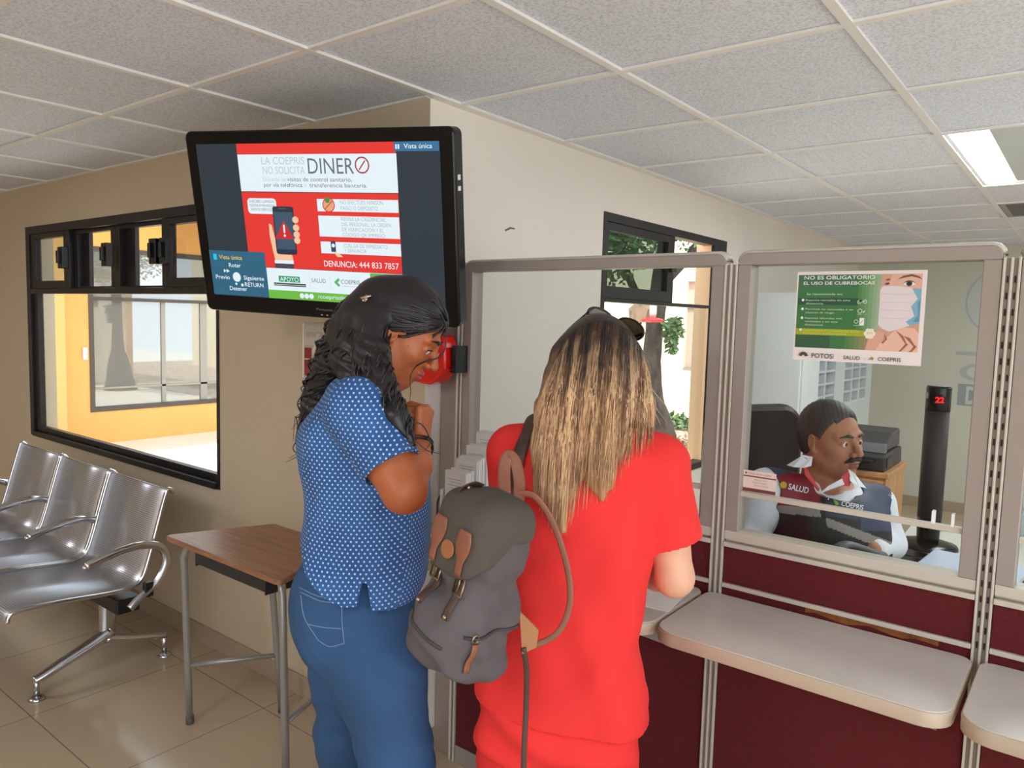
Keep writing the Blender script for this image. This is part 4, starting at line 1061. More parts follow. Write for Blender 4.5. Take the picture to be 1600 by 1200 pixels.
# low plants and fallen leaves on the earth
lt_ = leaves([(-4.3, 8.9, .02), (-4.1, 8.5, .02), (-3.8, 8.0, .02)], (240, 240, 180), ((.7, .45, .02), (.7, .5, .02), (.6, .4, .02)), .09)
tag(lt_.build('fallen_leaves', mat('dry leaves', (150, 122, 96), .9, noise=.3, nscale=4)), 'dry fallen leaves scattered over the earth around the tree', 'leaves', kind='stuff')
lt_ = leaves([(-4.85, 10.2, .12), (-4.6, 10.1, .1)], (110, 90), ((.25, .3, .14), (.2, .2, .12)), .10)
tag(lt_.build('low_plant', LV), 'low green plant growing on the earth behind the tree', 'plant')

# ------------------------------------------------------------------ camera
cam = bpy.data.cameras.new('camera'); co = bpy.data.objects.new('camera', cam); COL.objects.link(co)
cam.sensor_width = 36; cam.lens = 1170.2 / 1600 * 36; cam.clip_start = .02
co.matrix_world = Matrix(((CR.x, CU.x, -CW.x, 0), (CR.y, CU.y, -CW.y, 0), (CR.z, CU.z, -CW.z, CAMZ), (0, 0, 0, 1)))
SC.camera = co
# ------------------------------------------------------------------ light: sky, sun, ceiling lamps, added area lights
wd = bpy.data.worlds.new('sky'); SC.world = wd; wd.use_nodes = True
bg = wd.node_tree.nodes['Background']; bg.inputs['Color'].default_value = (.80, .90, 1.0, 1); bg.inputs['Strength'].default_value = 3.3
sl = bpy.data.lights.new('sun', 'SUN'); sl.energy = 6.0; sl.angle = .009; sl.color = (1.0, .95, .86)
so = bpy.data.objects.new('sun', sl); COL.objects.link(so); so.rotation_euler = V((.14, -.42, .9)).to_track_quat('Z', 'Y').to_euler()
def area(name, loc, sx, sy, e, col=(1, 1, 1), rot=(0, 0, 0)):
    l = bpy.data.lights.new(name, 'AREA'); l.shape = 'RECTANGLE'; l.size = sx; l.size_y = sy; l.energy = e; l.color = col
    o = bpy.data.objects.new(name, l); COL.objects.link(o); o.location = loc; o.rotation_euler = rot
    return o
# unseen area lights added to brighten the waiting room, and the lamps further along the office ceiling
area('room_fill', (-1.4, -1.3, H - .02), .55, 1.15, 30, (.93, .97, 1))
area('room_fill', (-4.6, -1.3, H - .02), .55, 1.15, 30, (.93, .97, 1))
area('office_lamp', (-.20, 3.72, H - .02), .35, 1.1, 14, (.96, 1, 1))
area('office_lamp', (1.3, 4.0, H - .02), .55, 1.15, 24, (.96, 1, 1))
area('office_lamp', (.6, 6.0, H - .02), .55, 1.15, 24, (.96, 1, 1))
# daylight falling through the two courtyard windows
SC.view_settings.view_transform = 'Standard'; SC.view_settings.look = 'None'; SC.view_settings.exposure = 0.10; SC.view_settings.gamma = 1.0; SC.view_settings.use_curve_mapping = False
SC.cycles.use_denoising = True
SC.cycles.max_bounces = 10; SC.cycles.transparent_max_bounces = 16; SC.cycles.diffuse_bounces = 5
SC.cycles.sample_clamp_indirect = 6.0
SC.cycles.caustics_reflective = False; SC.cycles.caustics_refractive = False
# ================================================================== figures: smooth bodies grown from blended volumes
def at(x, y, d):
    """point on the sight line of a measured image position, d metres along the lens axis"""
    return V((0, 0, CAMZ)) + (CW + CR * ((x - 800) / 1170.2) + CU * ((600 - y) / 1170.2)) * d
A3 = lambda p: np.array(p, dtype=np.float32)
def smin(a, b, k):
    h = np.clip(.5 + .5 * (b - a) / k, 0, 1)
    return b + (a - b) * h - k * h * (1 - h)
def smax(a, b, k): return -smin(-a, -b, k)
def cone(P, a, b, ra, rb):
    a = A3(a); b = A3(b); ab = b - a
    t = np.clip(((P - a) @ ab) / max(float(ab @ ab), 1e-12), 0, 1)
    return np.linalg.norm(P - a - t[:, None] * ab, axis=1) - (ra + (rb - ra) * t)
def chain(P, pts, rs, k=.01):
    d = None
    for i in range(len(pts) - 1):
        e = cone(P, pts[i], pts[i + 1], rs[i], rs[i + 1]); d = e if d is None else smin(d, e, k)
    return d
def elli(P, c, r, R=None):
    q = P - A3(c)
    if R is not None: q = q @ np.array(R, dtype=np.float32)
    q = q / A3(r); n = np.linalg.norm(q, axis=1)
    return (n - 1) * n / np.maximum(np.linalg.norm(q / A3(r), axis=1), 1e-6)
def zloft(P, keys, L, F, n=2.3, zcap=.01):
    """upright body volume: keys (z, centre x, centre y, half width along L, half depth along F)"""
    K = np.array(sorted(keys), dtype=np.float64); z = P[:, 2]
    def ip(j):
        # smooth (monotone-ish) interpolation
        zz = np.clip(z, K[0, 0], K[-1, 0]); i = np.clip(np.searchsorted(K[:, 0], zz) - 1, 0, len(K) - 2)
        t = (zz - K[i, 0]) / (K[i + 1, 0] - K[i, 0]); v = K[:, j]
        m = np.gradient(v, K[:, 0]); h = K[i + 1, 0] - K[i, 0]
        return (2 * t ** 3 - 3 * t ** 2 + 1) * v[i] + (t ** 3 - 2 * t ** 2 + t) * h * m[i] + (-2 * t ** 3 + 3 * t ** 2) * v[i + 1] + (t ** 3 - t ** 2) * h * m[i + 1]
    dx = P[:, 0] - ip(1); dy = P[:, 1] - ip(2)
    a = ip(3); b = ip(4)
    u = np.abs(dx * L[0] + dy * L[1]) / a; v = np.abs(dx * F[0] + dy * F[1]) / b
    d = ((u ** n + v ** n) ** (1 / n) - 1) * np.minimum(a, b)
    return smax(d, np.maximum(z - K[-1, 0], K[0, 0] - z), zcap).astype(np.float32)
def plane(P, p, n):
    n = A3(n); n = n / np.linalg.norm(n)
    return (P - A3(p)) @ n
def folds(P, seed, amp, freq, dirs=5):
    """soft cloth folds"""
    rg = np.random.RandomState(seed); d = 0
    for _ in range(dirs):
        k = rg.normal(size=3); k /= np.linalg.norm(k); k *= freq * rg.uniform(.6, 1.6); w = rg.normal(size=3) * freq * .5
        d = d + np.sin(P @ A3(k) + 1.7 * np.sin(P @ A3(w) + rg.uniform(0, 6)) + rg.uniform(0, 6))
    return amp * d / dirs
def polygonise(fn, lo, hi, h):
    """narrow band surface nets"""
    lo = np.array(lo); hi = np.array(hi); B = 4
    nb = np.ceil((hi - lo) / (h * B)).astype(int) + 1
    n = nb * B + 1
    ax = [lo[i] + np.arange(nb[i] + 1) * h * B for i in range(3)]
    G = np.stack(np.meshgrid(*ax, indexing='ij'), -1).reshape(-1, 3).astype(np.float32)
    c = fn(G).reshape(nb + 1)
    lim = h * B * 1.75 * 1.25
    m = np.abs(c) < lim
    act = np.zeros(nb, bool)
    for dx in (0, 1):
        for dy in (0, 1):
            for dz in (0, 1): act |= m[dx:dx + nb[0], dy:dy + nb[1], dz:dz + nb[2]]
    # also blocks with mixed signs
    F = np.repeat(np.repeat(np.repeat(c[:-1, :-1, :-1], B, 0), B, 1), B, 2)
    F = np.pad(F, ((0, 1), (0, 1), (0, 1)), mode='edge').astype(np.float32)
    need = np.zeros(n, bool)
    bi = np.argwhere(act)
    off = np.stack(np.meshgrid(*[np.arange(B + 1)] * 3, indexing='ij'), -1).reshape(-1, 3)
    for s in range(0, len(bi), 4000):
        q = (bi[s:s + 4000, None, :] * B + off[None]).reshape(-1, 3); need[q[:, 0], q[:, 1], q[:, 2]] = True
    idx = np.argwhere(need)
    for s in range(0, len(idx), 400000):
        q = idx[s:s + 400000]; F[q[:, 0], q[:, 1], q[:, 2]] = fn((lo + q * h).astype(np.float32))
    sg = F < 0
    cell = np.zeros(np.array(n) - 1, np.int8)
    for dx in (0, 1):
        for dy in (0, 1):
            for dz in (0, 1): cell += sg[dx:n[0] - 1 + dx, dy:n[1] - 1 + dy, dz:n[2] - 1 + dz]
    mix = (cell > 0) & (cell < 8)
    ci = np.argwhere(mix); vid = -np.ones(cell.shape, np.int64); vid[mix] = np.arange(len(ci))
    acc = np.zeros((len(ci), 3)); cnt = np.zeros(len(ci))
    cor = [(i, j, k) for i in (0, 1) for j in (0, 1) for k in (0, 1)]
    for a in cor:
        for e in range(3):
            if a[e]: continue
            b = list(a); b[e] = 1
            fa = F[ci[:, 0] + a[0], ci[:, 1] + a[1], ci[:, 2] + a[2]]; fb = F[ci[:, 0] + b[0], ci[:, 1] + b[1], ci[:, 2] + b[2]]
            cr = (fa < 0) != (fb < 0); t = np.where(cr, fa / np.where(fa == fb, 1, fa - fb), 0)
            p = np.tile(np.array(a, float), (len(ci), 1)); p[:, e] += t
            acc[cr] += p[cr]; cnt[cr] += 1
    vs = lo + (ci + acc / np.maximum(cnt, 1)[:, None]) * h
    fs = []
    for e in range(3):
        o1, o2 = [i for i in range(3) if i != e]
        sl = [slice(None)] * 3; s0 = list(sl); s1 = list(sl); s0[e] = slice(0, -1); s1[e] = slice(1, None)
        A = sg[tuple(s0)]; Bq = sg[tuple(s1)]; d = np.argwhere(A != Bq)
        d = d[(d[:, o1] > 0) & (d[:, o2] > 0) & (d[:, o1] < n[o1] - 1) & (d[:, o2] < n[o2] - 1)]
        q = []
        for u, w in ((1, 1), (0, 1), (0, 0), (1, 0)):
            g = d.copy(); g[:, o1] -= u; g[:, o2] -= w; q.append(vid[g[:, 0], g[:, 1], g[:, 2]])
        q = np.stack(q, 1); fl = A[d[:, 0], d[:, 1], d[:, 2]]
        if e == 1: fl = ~fl
        q[~fl] = q[~fl][:, ::-1]
        fs.append(q[(q >= 0).all(1)])
    return vs, np.concatenate(fs)
def blob(name, fn, lo, hi, h, mats, parent=None, smooth_it=0, paint=None, uv=None, label=None):
    vs, fs = polygonise(fn, lo, hi, h)
    if smooth_it:
        for _ in range(smooth_it):
            s = np.zeros_like(vs); c = np.zeros(len(vs))
            for i in range(4):
                a, b = fs[:, i], fs[:, (i + 1) % 4]
                np.add.at(s, a, vs[b]); np.add.at(c, a, 1); np.add.at(s, b, vs[a]); np.add.at(c, b, 1)
            vs = vs * .5 + .5 * s / np.maximum(c, 1)[:, None]
    me = bpy.data.meshes.new(name)
    me.vertices.add(len(vs)); me.vertices.foreach_set('co', vs.astype(np.float32).ravel())
    me.loops.add(len(fs) * 4); me.loops.foreach_set('vertex_index', fs.astype(np.int32).ravel())
    me.polygons.add(len(fs)); me.polygons.foreach_set('loop_start', np.arange(0, len(fs) * 4, 4, dtype=np.int32))
    me.update(calc_edges=True); me.validate()
    me.polygons.foreach_set('use_smooth', [True] * len(me.polygons))
    mats = mats if isinstance(mats, (list, tuple)) else [mats]
    for m in mats: me.materials.append(m)
    cen = vs[fs].mean(1)
    if paint is not None: me.polygons.foreach_set('material_index', paint(cen).astype(np.int32))
    if uv is not None:
        nr = np.cross(vs[fs[:, 2]] - vs[fs[:, 0]], vs[fs[:, 3]] - vs[fs[:, 1]]); nr /= np.maximum(np.linalg.norm(nr, axis=1), 1e-9)[:, None]
        U = uv(vs[fs], nr); l = me.uv_layers.new(name='UVMap'); l.data.foreach_set('uv', U.reshape(-1, 2).astype(np.float32).ravel())
    o = bpy.data.objects.new(name, me); COL.objects.link(o)
    if parent is not None:
        o.parent = parent; o.matrix_parent_inverse = parent.matrix_basis.inverted()
    if label: o['label'] = label
    return o
def bounds(pts, pad):
    q = np.array([list(p) for p in pts]); return q.min(0) - pad, q.max(0) + pad

# ---- head in its own frame: x forward, y to the person's left, z up; origin midway between the ears
class Head:
    def __init__(s, c, fwd, up, k=1.0, male=False):
        x = V(fwd).normalized(); z = V(up); z = (z - x * z.dot(x)).normalized(); y = z.cross(x)
        s.R = np.array([[x.x, y.x, z.x], [x.y, y.y, z.y], [x.z, y.z, z.z]], dtype=np.float32); s.c = A3(c); s.k = k; s.male = male
        s.M = Matrix(((x.x, y.x, z.x, c[0]), (x.y, y.y, z.y, c[1]), (x.z, y.z, z.z, c[2]), (0, 0, 0, 1))) @ Matrix.Scale(k, 4)
    def loc(s, P): return ((P - s.c) @ s.R) / s.k
    def w(s, x, y, z): return V(s.M @ V((x, y, z)))
    def skull(s, Q):
        return smin(elli(Q, (-.014, 0, .036), (.097, .076, .086)), elli(Q, (.022, 0, -.02), (.068, .062, .088)), .03)
    def sdf(s, P):
        Q = s.loc(P); m = s.male
        d = s.skull(Q)
        for y in (1, -1):
            d = smin(d, cone(Q, (-.004, y * (.056 if m else .052), -.05), (.058, y * .012, -.099), .021, .019), .03)
            d = smin(d, elli(Q, (.052, y * .036, -.024), (.030, .026, .026)), .022)
            d = smin(d, cone(Q, (.083, y * .012, .022), (.070, y * .046, .024), .012, .011), .014)
        d = smin(d, elli(Q, (.068, 0, -.100), (.021, .024, .017)), .016)
        d = smin(d, elli(Q, (.074, 0, -.062), (.024, .030, .028)), .016)
        for y in (1, -1):
            d = smax(d, -elli(Q, (.099, y * .032, .004), (.020, .020, .013)), .012)
            d = smin(d, elli(Q, (.076, y * .032, .003), (.0135, .0165, .0125)), .003)
            d = smax(d, -elli(Q, (.0915, y * .032, .0005), (.008, .0135, (.0021 if not m else .0027))), .0015)
        d = smin(d, cone(Q, (.088, 0, .014), (.115, 0, -.027), .008, .0108), .009)
        for y in (1, -1): d = smin(d, elli(Q, (.100, y * .0125, -.033), (.0115, .0085, .0085)), .005)
        d = smin(d, elli(Q, (.0950, 0, -.0575), (.011, .022, .0062)), .005)
        d = smin(d, elli(Q, (.0922, 0, -.0700), (.011, .019, .0074)), .005)
        d = smax(d, -elli(Q, (.1035, 0, -.0636), (.009, .021, .0015)), .002)
        for y in (1, -1):
            e = elli(Q, (-.006, y * .080, -.002), (.0185, .009, .029), Matrix.Rotation(y * .42, 3, 'Z') @ Matrix.Rotation(-.18, 3, 'Y'))
            e = smax(e, -elli(Q, (-.001, y * .089, .002), (.012, .008, .019)), .004)
            e = smin(e, elli(Q, (.0, y * .077, -.029), (.010, .006, .010)), .006)
            d = smin(d, e, .005)
        return d * s.k
    def eyes(s, parent, iris=(58, 36, 24)):
        for y in (1, -1):
            mb = MB(); mb.ball(s.w(.0775, y * .032, .002), .0125 * s.k, 16, 12); o = mb.build('eye', M['eye'], parent); o.matrix_parent_inverse = parent.matrix_basis.inverted()
            mb = MB(); mb.ball(s.w(.0842, y * .031, .0012), (.0063 if not s.male else .0072) * s.k, 14, 10); p = mb.build('iris', ink(iris), o)
    def brow(s, y, pts, r):
        mb = MB(); q = bez([s.w(a, y * b, c) for a, b, c in pts], 5); n = len(q); mb.tube(q, [r * (.45 + .55 * math.sin(PI * min(1, (i + 1) / n * 1.1 + .05))) for i in range(n)], 8, flat=.6, up=s.w(1, 0, 0) - s.w(0, 0, 0)); return mb
M['eye'] = mat('eye white', (228, 220, 214), .15)
def skin_mat(name, c, rough=.5):
    return mat(name, c, rough, noise=.07, nscale=30, bump=.05, bscale=250, sss=.08)

def hand(P, wrist, fdir, palm, size=1.0, curl=.5, spread=.12, thumb=1, left=False):
    """palm, four unequal fingers and a thumb. fdir: wrist to knuckles, palm: direction the palm faces, thumb side +1/-1"""
    f = V(fdir).normalized(); n = V(palm); n = (n - f * n.dot(f)).normalized(); s = f.cross(n) * thumb
    w = V(wrist); k = size; d = None
    kn = [w + f * (.088 * k - .006 * k * abs(i - 1)) + s * (.031 - .021 * i) * k for i in range(4)]
    for i in range(4):
        e = cone(P, w + s * (.012 - .008 * i) * k, kn[i], .0165 * k, .0125 * k); d = e if d is None else smin(d, e, .012 * k)
    ln = (.040, .046, .043, .033); rr = (.0088, .0092, .0088, .0076)
    for i in range(4):
        p = kn[i]; a = curl * (1.0 + .12 * i)
        dirr = f; seg = (ln[i], ln[i] * .62, ln[i] * .5); ang = 0; pts = [p]
        for j in range(3):
            ang += a * (.9, 1.2, .8)[j]
            p = p + (f * math.cos(ang) + n * math.sin(ang) + s * spread * (1.5 - i) * .25) * seg[j] * k; pts.append(p)
        e = chain(P, pts, [rr[i] * k, rr[i] * .95 * k, rr[i] * .9 * k, rr[i] * .78 * k], .003); d = smin(d, e, .004 * k)
    b = w + f * .022 * k + s * .024 * k
    pts = [b, b + (s * .7 + f * .7 + n * .25) * .034 * k, b + (s * .75 + f * 1.35 + n * (.4 + .5 * curl)) * .040 * k, b + (s * .35 + f * 1.75 + n * (.6 + .8 * curl)) * .046 * k]
    d = smin(d, chain(P, pts, [.0145 * k, .0115 * k, .010 * k, .0082 * k], .004), .008 * k)
    return d

def strands(name, curves, r, mats, parent, seg=4, pick=None, taper=.35):
    """many hair locks in one mesh; curves: lists of points"""
    mb = MB()
    for i, c in enumerate(curves):
        n = len(c); rr = r[i] if hasattr(r, '__len__') else r
        mb.cur = pick(i) if pick else 0
        mb.tube(c, [rr * (1 - (1 - taper) * max(0, (q / (n - 1)) - .55) / .45) for q in range(n)], seg, cap=False)
    o = mb.build(name, mats, parent); o.matrix_parent_inverse = parent.matrix_basis.inverted(); return o
from mathutils.bvhtree import BVHTree
CRn = np.array(CR); CUn = np.array(CU); CWn = np.array(CW)
def topx(P):
    q = np.asarray(P) - np.array([0, 0, CAMZ]); d = q @ CWn
    return 800 + 1170.2 * (q @ CRn) / d, 600 - 1170.2 * (q @ CUn) / d, d
def bvh_of(*objs):
    vs = []; fs = []
    for o in objs:
        k = len(vs); m = o.matrix_parent_inverse if o.parent else Matrix.Identity(4)
        vs += [v.co.copy() for v in o.data.vertices]; fs += [[i + k for i in p.vertices] for p in o.data.polygons]
    return BVHTree.FromPolygons(vs, fs)
def hit(b, x, y, off=0.0, dflt=None):
    o = V((0, 0, CAMZ)); d = (CW + CR * ((x - 800) / 1170.2) + CU * ((600 - y) / 1170.2)).normalized()
    r = b.ray_cast(o, d)
    if r[0] is None: return at(x, y, dflt) if dflt else None
    return r[0] - d * off
def drape(b, pts, off, dflt, n=8):
    """line of measured positions laid on a surface"""
    q = bez([(x, y, 0) for x, y in pts], n)
    out = [hit(b, p.x, p.y, off, None) for p in q]
    out = [p for p in out if p is not None]
    return out
def patch(name, pts, mt, parent, thick=.004, label=None):
    """cloth piece from measured corner points (x, y, d)"""
    P = [at(*p) for p in pts]; n = len(P); c = sum(P, V((0, 0, 0))) / n; back = CW * thick
    mb = MB(); k = len(P)
    vs = P + [p + back for p in P]
    mb.add(vs, [list(range(k))[::-1], list(range(k, 2 * k))] + [[i, (i + 1) % k, k + (i + 1) % k, k + i] for i in range(k)], False)
    o = mb.build(name, mt, parent); o.matrix_parent_inverse = parent.matrix_basis.inverted()
    if label: o['label'] = label
    return o
def lettering(name, txt, x, y, d, hgt, ang, mt, parent, b=None, off=.004, width=None, bold=.02):
    """short word printed on cloth at a measured position, following the surface"""
    vs, fs, w = text_geo(txt, hgt / .7, offset=bold * hgt)
    k = (width / w) if width else 1
    ca, sa = math.cos(ang), math.sin(ang); out = []
    for q in vs:
        a, c = q.x * k, q.y; px = x + (a * ca - c * sa) * 1170.2 / d; py = y - (a * sa + c * ca) * 1170.2 / d
        out.append(hit(b, px, py, off, d) if b else at(px, py, d))
    mb = MB(); mb.add(out, fs, False); o = mb.build(name, mt, parent); o.matrix_parent_inverse = parent.matrix_basis.inverted(); return o
def rows(R, d, z2=None):
    K = []
    for y, xl, xr, hl in R:
        p = at((xl + xr) / 2, y, d); K.append((p.z, p.x, p.y, hl, (xr - xl) / 2 * d / 1170.2))
    return K
def shoe(name, ankle, direction, mt, sole, parent, L=.245):
    a = V(ankle); f = V((direction[0], direction[1], 0)).normalized(); h = V((a.x, a.y, 0)) - f * .06
    lo, hi = bounds([h, h + f * L, h + V((0, 0, .13))], .06); lo[2] = -.005
    def fn(P):
        d = chain(P, [h + V((0, 0, .045)), h + f * .10 + V((0, 0, .042)), h + f * (L - .05) + V((0, 0, .034))], [.042, .043, .040], .02)
        d = smin(d, cone(P, V((a.x, a.y, .05)), V((a.x, a.y, .12)), .045, .042), .02)
        return smax(d, .012 - P[:, 2], .004)
    o = blob(name, fn, lo, hi, .007, mt, parent)
    def fs(P):
        d = chain(P, [h + V((0, 0, .008)), h + f * .10 + V((0, 0, .008)), h + f * (L - .05) + V((0, 0, .008))], [.044, .043, .043], .02)
        return smax(d, np.abs(P[:, 2] - .0075) - .0065, .002)
    s = blob('sole', fs, lo, hi, .007, sole, o); s.matrix_parent_inverse = Matrix.Identity(4)
    return o

# ================================================================== woman in the blue dotted shirt
D1 = 1.80
F1 = V((.786, .618, 0)); L1 = V((-.618, .786, 0)); UP = V((0, 0, 1))
r0 = at(555, 930, D1)
w1p = thing('person', 'woman with long curly black hair in a blue dotted shirt and jeans, looking down', 'person', (r0.x, r0.y, 0))
SK1 = skin_mat('warm tan skin', (180, 100, 58)); LIP1 = mat('rose lips', (176, 84, 78), .4)
h1 = Head(at(628, 519, D1), F1 * .84 - UP * .535 - L1 * .05, F1 * .53 + UP * .84, .97)
n_top, n_bot = at(606, 560, D1), at(570, 628, D1)
sN, sF = at(560, 640, 1.615), at(588, 632, 1.98)
elN, wrN = at(632, 767, 1.545), at(656, 690, 1.68)
elF, wrF = at(640, 770, 2.03), at(648, 706, 1.86)
kneN, ankN = at(640, 1265, 1.66), at(604, 1535, 1.67)
kneF, ankF = at(540, 1225, 1.92), at(508, 1462, 1.94)
hipN, hipF = at(562, 950, 1.725), at(556, 945, 1.88)
tors1 = rows([(622, 505, 612, .145), (660, 486, 640, .165), (724, 486, 656, .165), (768, 491, 660, .155), (830, 486, 656, .148), (880, 490, 640, .150), (935, 484, 636, .158), (985, 484, 640, .16), (1020, 490, 650, .13)], D1)
def body1(P):
    d = h1.sdf(P)
    d = smin(d, chain(P, [h1.w(-.03, 0, -.06), n_top, n_bot], [.050, .052, .062], .02), .02)
    b = zloft(P, tors1, L1, F1, 2.4, .03)
    b = smin(b, chain(P, [n_bot, sN], [.06, .052], .02), .04); b = smin(b, chain(P, [n_bot, sF], [.06, .052], .02), .04)
    d = smin(d, b, .025)
    a = chain(P, [sN, (sN + elN) / 2, elN], [.056, .055, .045], .02); a = smin(a, chain(P, [elN, (elN + wrN) / 2, wrN], [.044, .041, .0255], .015), .018)
    a2 = chain(P, [sF, elF], [.054, .045], .02); a2 = smin(a2, chain(P, [elF, wrF], [.042, .026], .015), .018)
    d = smin(d, smin(a, a2, .01), .02)
    dn = (wrN - elN).normalized()
    d = smin(d, hand(P, wrN, UP * .95 + L1 * .30 + F1 * .10, -F1 * .9 + L1 * .3, .88, 1.35, .05, -1), .012)
    d = smin(d, hand(P, wrF, UP * .85 - L1 * .45 + F1 * .08, -F1 * .8 - L1 * .3 + UP * .1, .88, 1.2, .05, 1), .012)
    for hp, kn, an in ((hipN, kneN, ankN), (hipF, kneF, ankF)):
        l = chain(P, [hp, (hp + kn) / 2, kn], [.092, .078, .055], .03); l = smin(l, chain(P, [kn, kn + (an - kn) * .35, an, V((an.x, an.y, .05))], [.055, .053, .036, .034], .02), .03)
        d = smin(d, l, .04)
    return d
def paint1(c):
    Q = h1.loc(c); m = ((Q[:, 2] < -.051) & (Q[:, 2] > -.077) & (np.abs(Q[:, 1]) < .022 - .3 * np.abs(Q[:, 2] + .064)) & (Q[:, 0] > .0895))
    return m.astype(int)
lo, hi = bounds([h1.w(0, 0, .12), h1.w(.12, 0, 0), sN, sF, elN, elF, wrN, wrF, kneN, kneF, V((ankN.x, ankN.y, .02)), V((ankF.x, ankF.y, .02)), at(465, 900, D1), at(470, 980, 1.95), at(690, 630, 1.8)], .11); lo[2] = 0.012
body = blob('body', body1, lo, hi, .0030, [SK1, LIP1], w1p, paint=paint1)
h1.eyes(body)
for e in body.children: e.matrix_parent_inverse = Matrix.Identity(4)
# ---- shirt with small staggered dots
def dotted():
    m, nt, b = new_mat('blue dotted cotton')
    tc = nt.nodes.new('ShaderNodeTexCoord'); sep = nt.nodes.new('ShaderNodeSeparateXYZ'); nt.links.new(tc.outputs['UV'], sep.inputs[0])
    def mth(op, a, bb=None):
        n = nt.nodes.new('ShaderNodeMath'); n.operation = op
        for i, q in enumerate((a, bb)):
            if q is None: continue
            if hasattr(q, 'links'): nt.links.new(q, n.inputs[i])
            else: n.inputs[i].default_value = q
        return n.outputs[0]
    SX, SY = .0122, .0165
    def grid(ox, oy):
        u = mth('MULTIPLY', mth('SUBTRACT', mth('FRACT', mth('ADD', mth('DIVIDE', sep.outputs[0], SX), ox)), .5), SX)
        v = mth('MULTIPLY', mth('SUBTRACT', mth('FRACT', mth('ADD', mth('DIVIDE', sep.outputs[1], SY), oy)), .5), SY)
        return mth('ADD', mth('MULTIPLY', u, u), mth('MULTIPLY', v, v))
    d = mth('MINIMUM', grid(0, 0), grid(.5, .5))
    f = mth('LESS_THAN', d, .0021 ** 2)
    n = nt.nodes.new('ShaderNodeTexNoise'); n.inputs['Scale'].default_value = 14; n.inputs['Detail'].default_value = 4; nt.links.new(tc.outputs['Object'], n.inputs['Vector'])
    r = nt.nodes.new('ShaderNodeValToRGB'); r.color_ramp.elements[0].position = .3; r.color_ramp.elements[1].position = .7
    r.color_ramp.elements[0].color = srgb(38, 78, 138); r.color_ramp.elements[1].color = srgb(50, 98, 160); nt.links.new(n.outputs['Fac'], r.inputs['Fac'])
    mx = nt.nodes.new('ShaderNodeMix'); mx.data_type = 'RGBA'; nt.links.new(f, mx.inputs['Factor']); nt.links.new(r.outputs['Color'], mx.inputs[6]); mx.inputs[7].default_value = srgb(178, 208, 232)
    nt.links.new(mx.outputs[2], b.inputs['Base Color']); b.inputs['Roughness'].default_value = .85
    n2 = nt.nodes.new('ShaderNodeTexNoise'); n2.inputs['Scale'].default_value = 22; n2.inputs['Detail'].default_value = 3; nt.links.new(tc.outputs['Object'], n2.inputs['Vector'])
    bp = nt.nodes.new('ShaderNodeBump'); bp.inputs['Strength'].default_value = .35; bp.inputs['Distance'].default_value = .012; nt.links.new(n2.outputs['Fac'], bp.inputs['Height']); nt.links.new(bp.outputs['Normal'], b.inputs['Normal'])
    return m
F1n = A3(F1); L1n = A3(L1)
shirt_rows = rows([(612, 520, 606, .125), (632, 500, 622, .158), (660, 478, 646, .178), (724, 477, 667, .182), (768, 482, 671, .176), (800, 480, 672, .174), (843, 472, 670, .180), (880, 463, 666, .198), (930, 454, 657, .209), (980, 454, 658, .212)], D1)
hemx = [458, 480, 510, 545, 566, 574, 650, 680]; hemy = [862, 893, 917, 936, 936, 944, 950, 948]
HA = np.array([float((at(x, y, 1.66)) @ F1) for x, y in zip(hemx, hemy)]); HZ = np.array([at(x, y, 1.66).z for x, y in zip(hemx, hemy)])
slv = (elN - sN).normalized(); slc = sN + slv * .155
slF = (elF - sF).normalized(); slcF = sF + slF * .155
def shirt1(P):
    d = zloft(P, shirt_rows, L1, F1, 2.35, .03)
    d = smin(d, chain(P, [n_bot + UP * -.005, sN], [.074, .066], .02), .045); d = smin(d, chain(P, [n_bot + UP * -.005, sF], [.074, .066], .02), .045)
    a = P @ F1n; lat = (P - A3(at(555, 800, D1))) @ L1n
    d = d + folds(P, 4, .006, 26) + .0035 * np.sin((a * .6 + P[:, 2]) * 42 + 3 * np.sin(P[:, 2] * 9)) * np.clip((1.05 - P[:, 2]) / .2, 0, 1)
    d = smax(d, np.interp(a, HA, HZ) - P[:, 2], .004)
    # side slit at the hem
    slit = np.maximum(np.abs(a - float(at(571, 930, 1.63) @ F1)) - .006 - .16 * np.clip(at(571, 908, 1.63).z - P[:, 2], 0, 1), P[:, 2] - at(571, 908, 1.63).z)
    d = smax(d, -np.maximum(slit, .12 - np.abs(lat)), .003)
    # neck opening
    d = smax(d, -cone(P, n_bot + F1 * .004 + UP * .0, n_top, .056, .062), .006)
    # collar stand
    ring = np.abs(cone(P, n_bot - UP * .0, n_top, .066, .064)) - .004
    ring = np.maximum(ring, np.maximum(plane(P, n_bot + (n_top - n_bot) * .42, n_top - n_bot), -plane(P, n_bot - (n_top - n_bot) * .1, n_top - n_bot)))
    d = smin(d, ring, .006)
    for s, c, v, e in ((sN, slc, slv, elN), (sF, slcF, slF, elF)):
        t = cone(P, s, c, .069, .0670) + folds(P, 9, .004, 30)
        near = plane(P, c, v)
        t = smax(t, near, .003)
        t = smax(t, -smax(cone(P, c - v * .07, c + v * .06, .0575, .0600), -near - .055, .004), .002)
        d = smin(d, t, .02)
        d = smax(d, -smax(cone(P, c - v * .02, c + v * .05, .0575, .0600), -near - .012, .004), .002)
    return d
def uv1(Vt, nr):
    a = Vt @ np.array(F1); l = Vt @ np.array(L1); side = np.abs(nr @ np.array(L1)) > np.abs(nr @ np.array(F1)) * .75
    u = np.where(side[:, None], a, l + .0061); return np.stack([u, Vt[..., 2]], -1)
lo, hi = bounds([at(452, 900, D1), at(690, 700, D1), sN, sF, at(560, 590, D1), at(600, 965, 1.6), at(600, 965, 2.0), slc, slcF], .085)
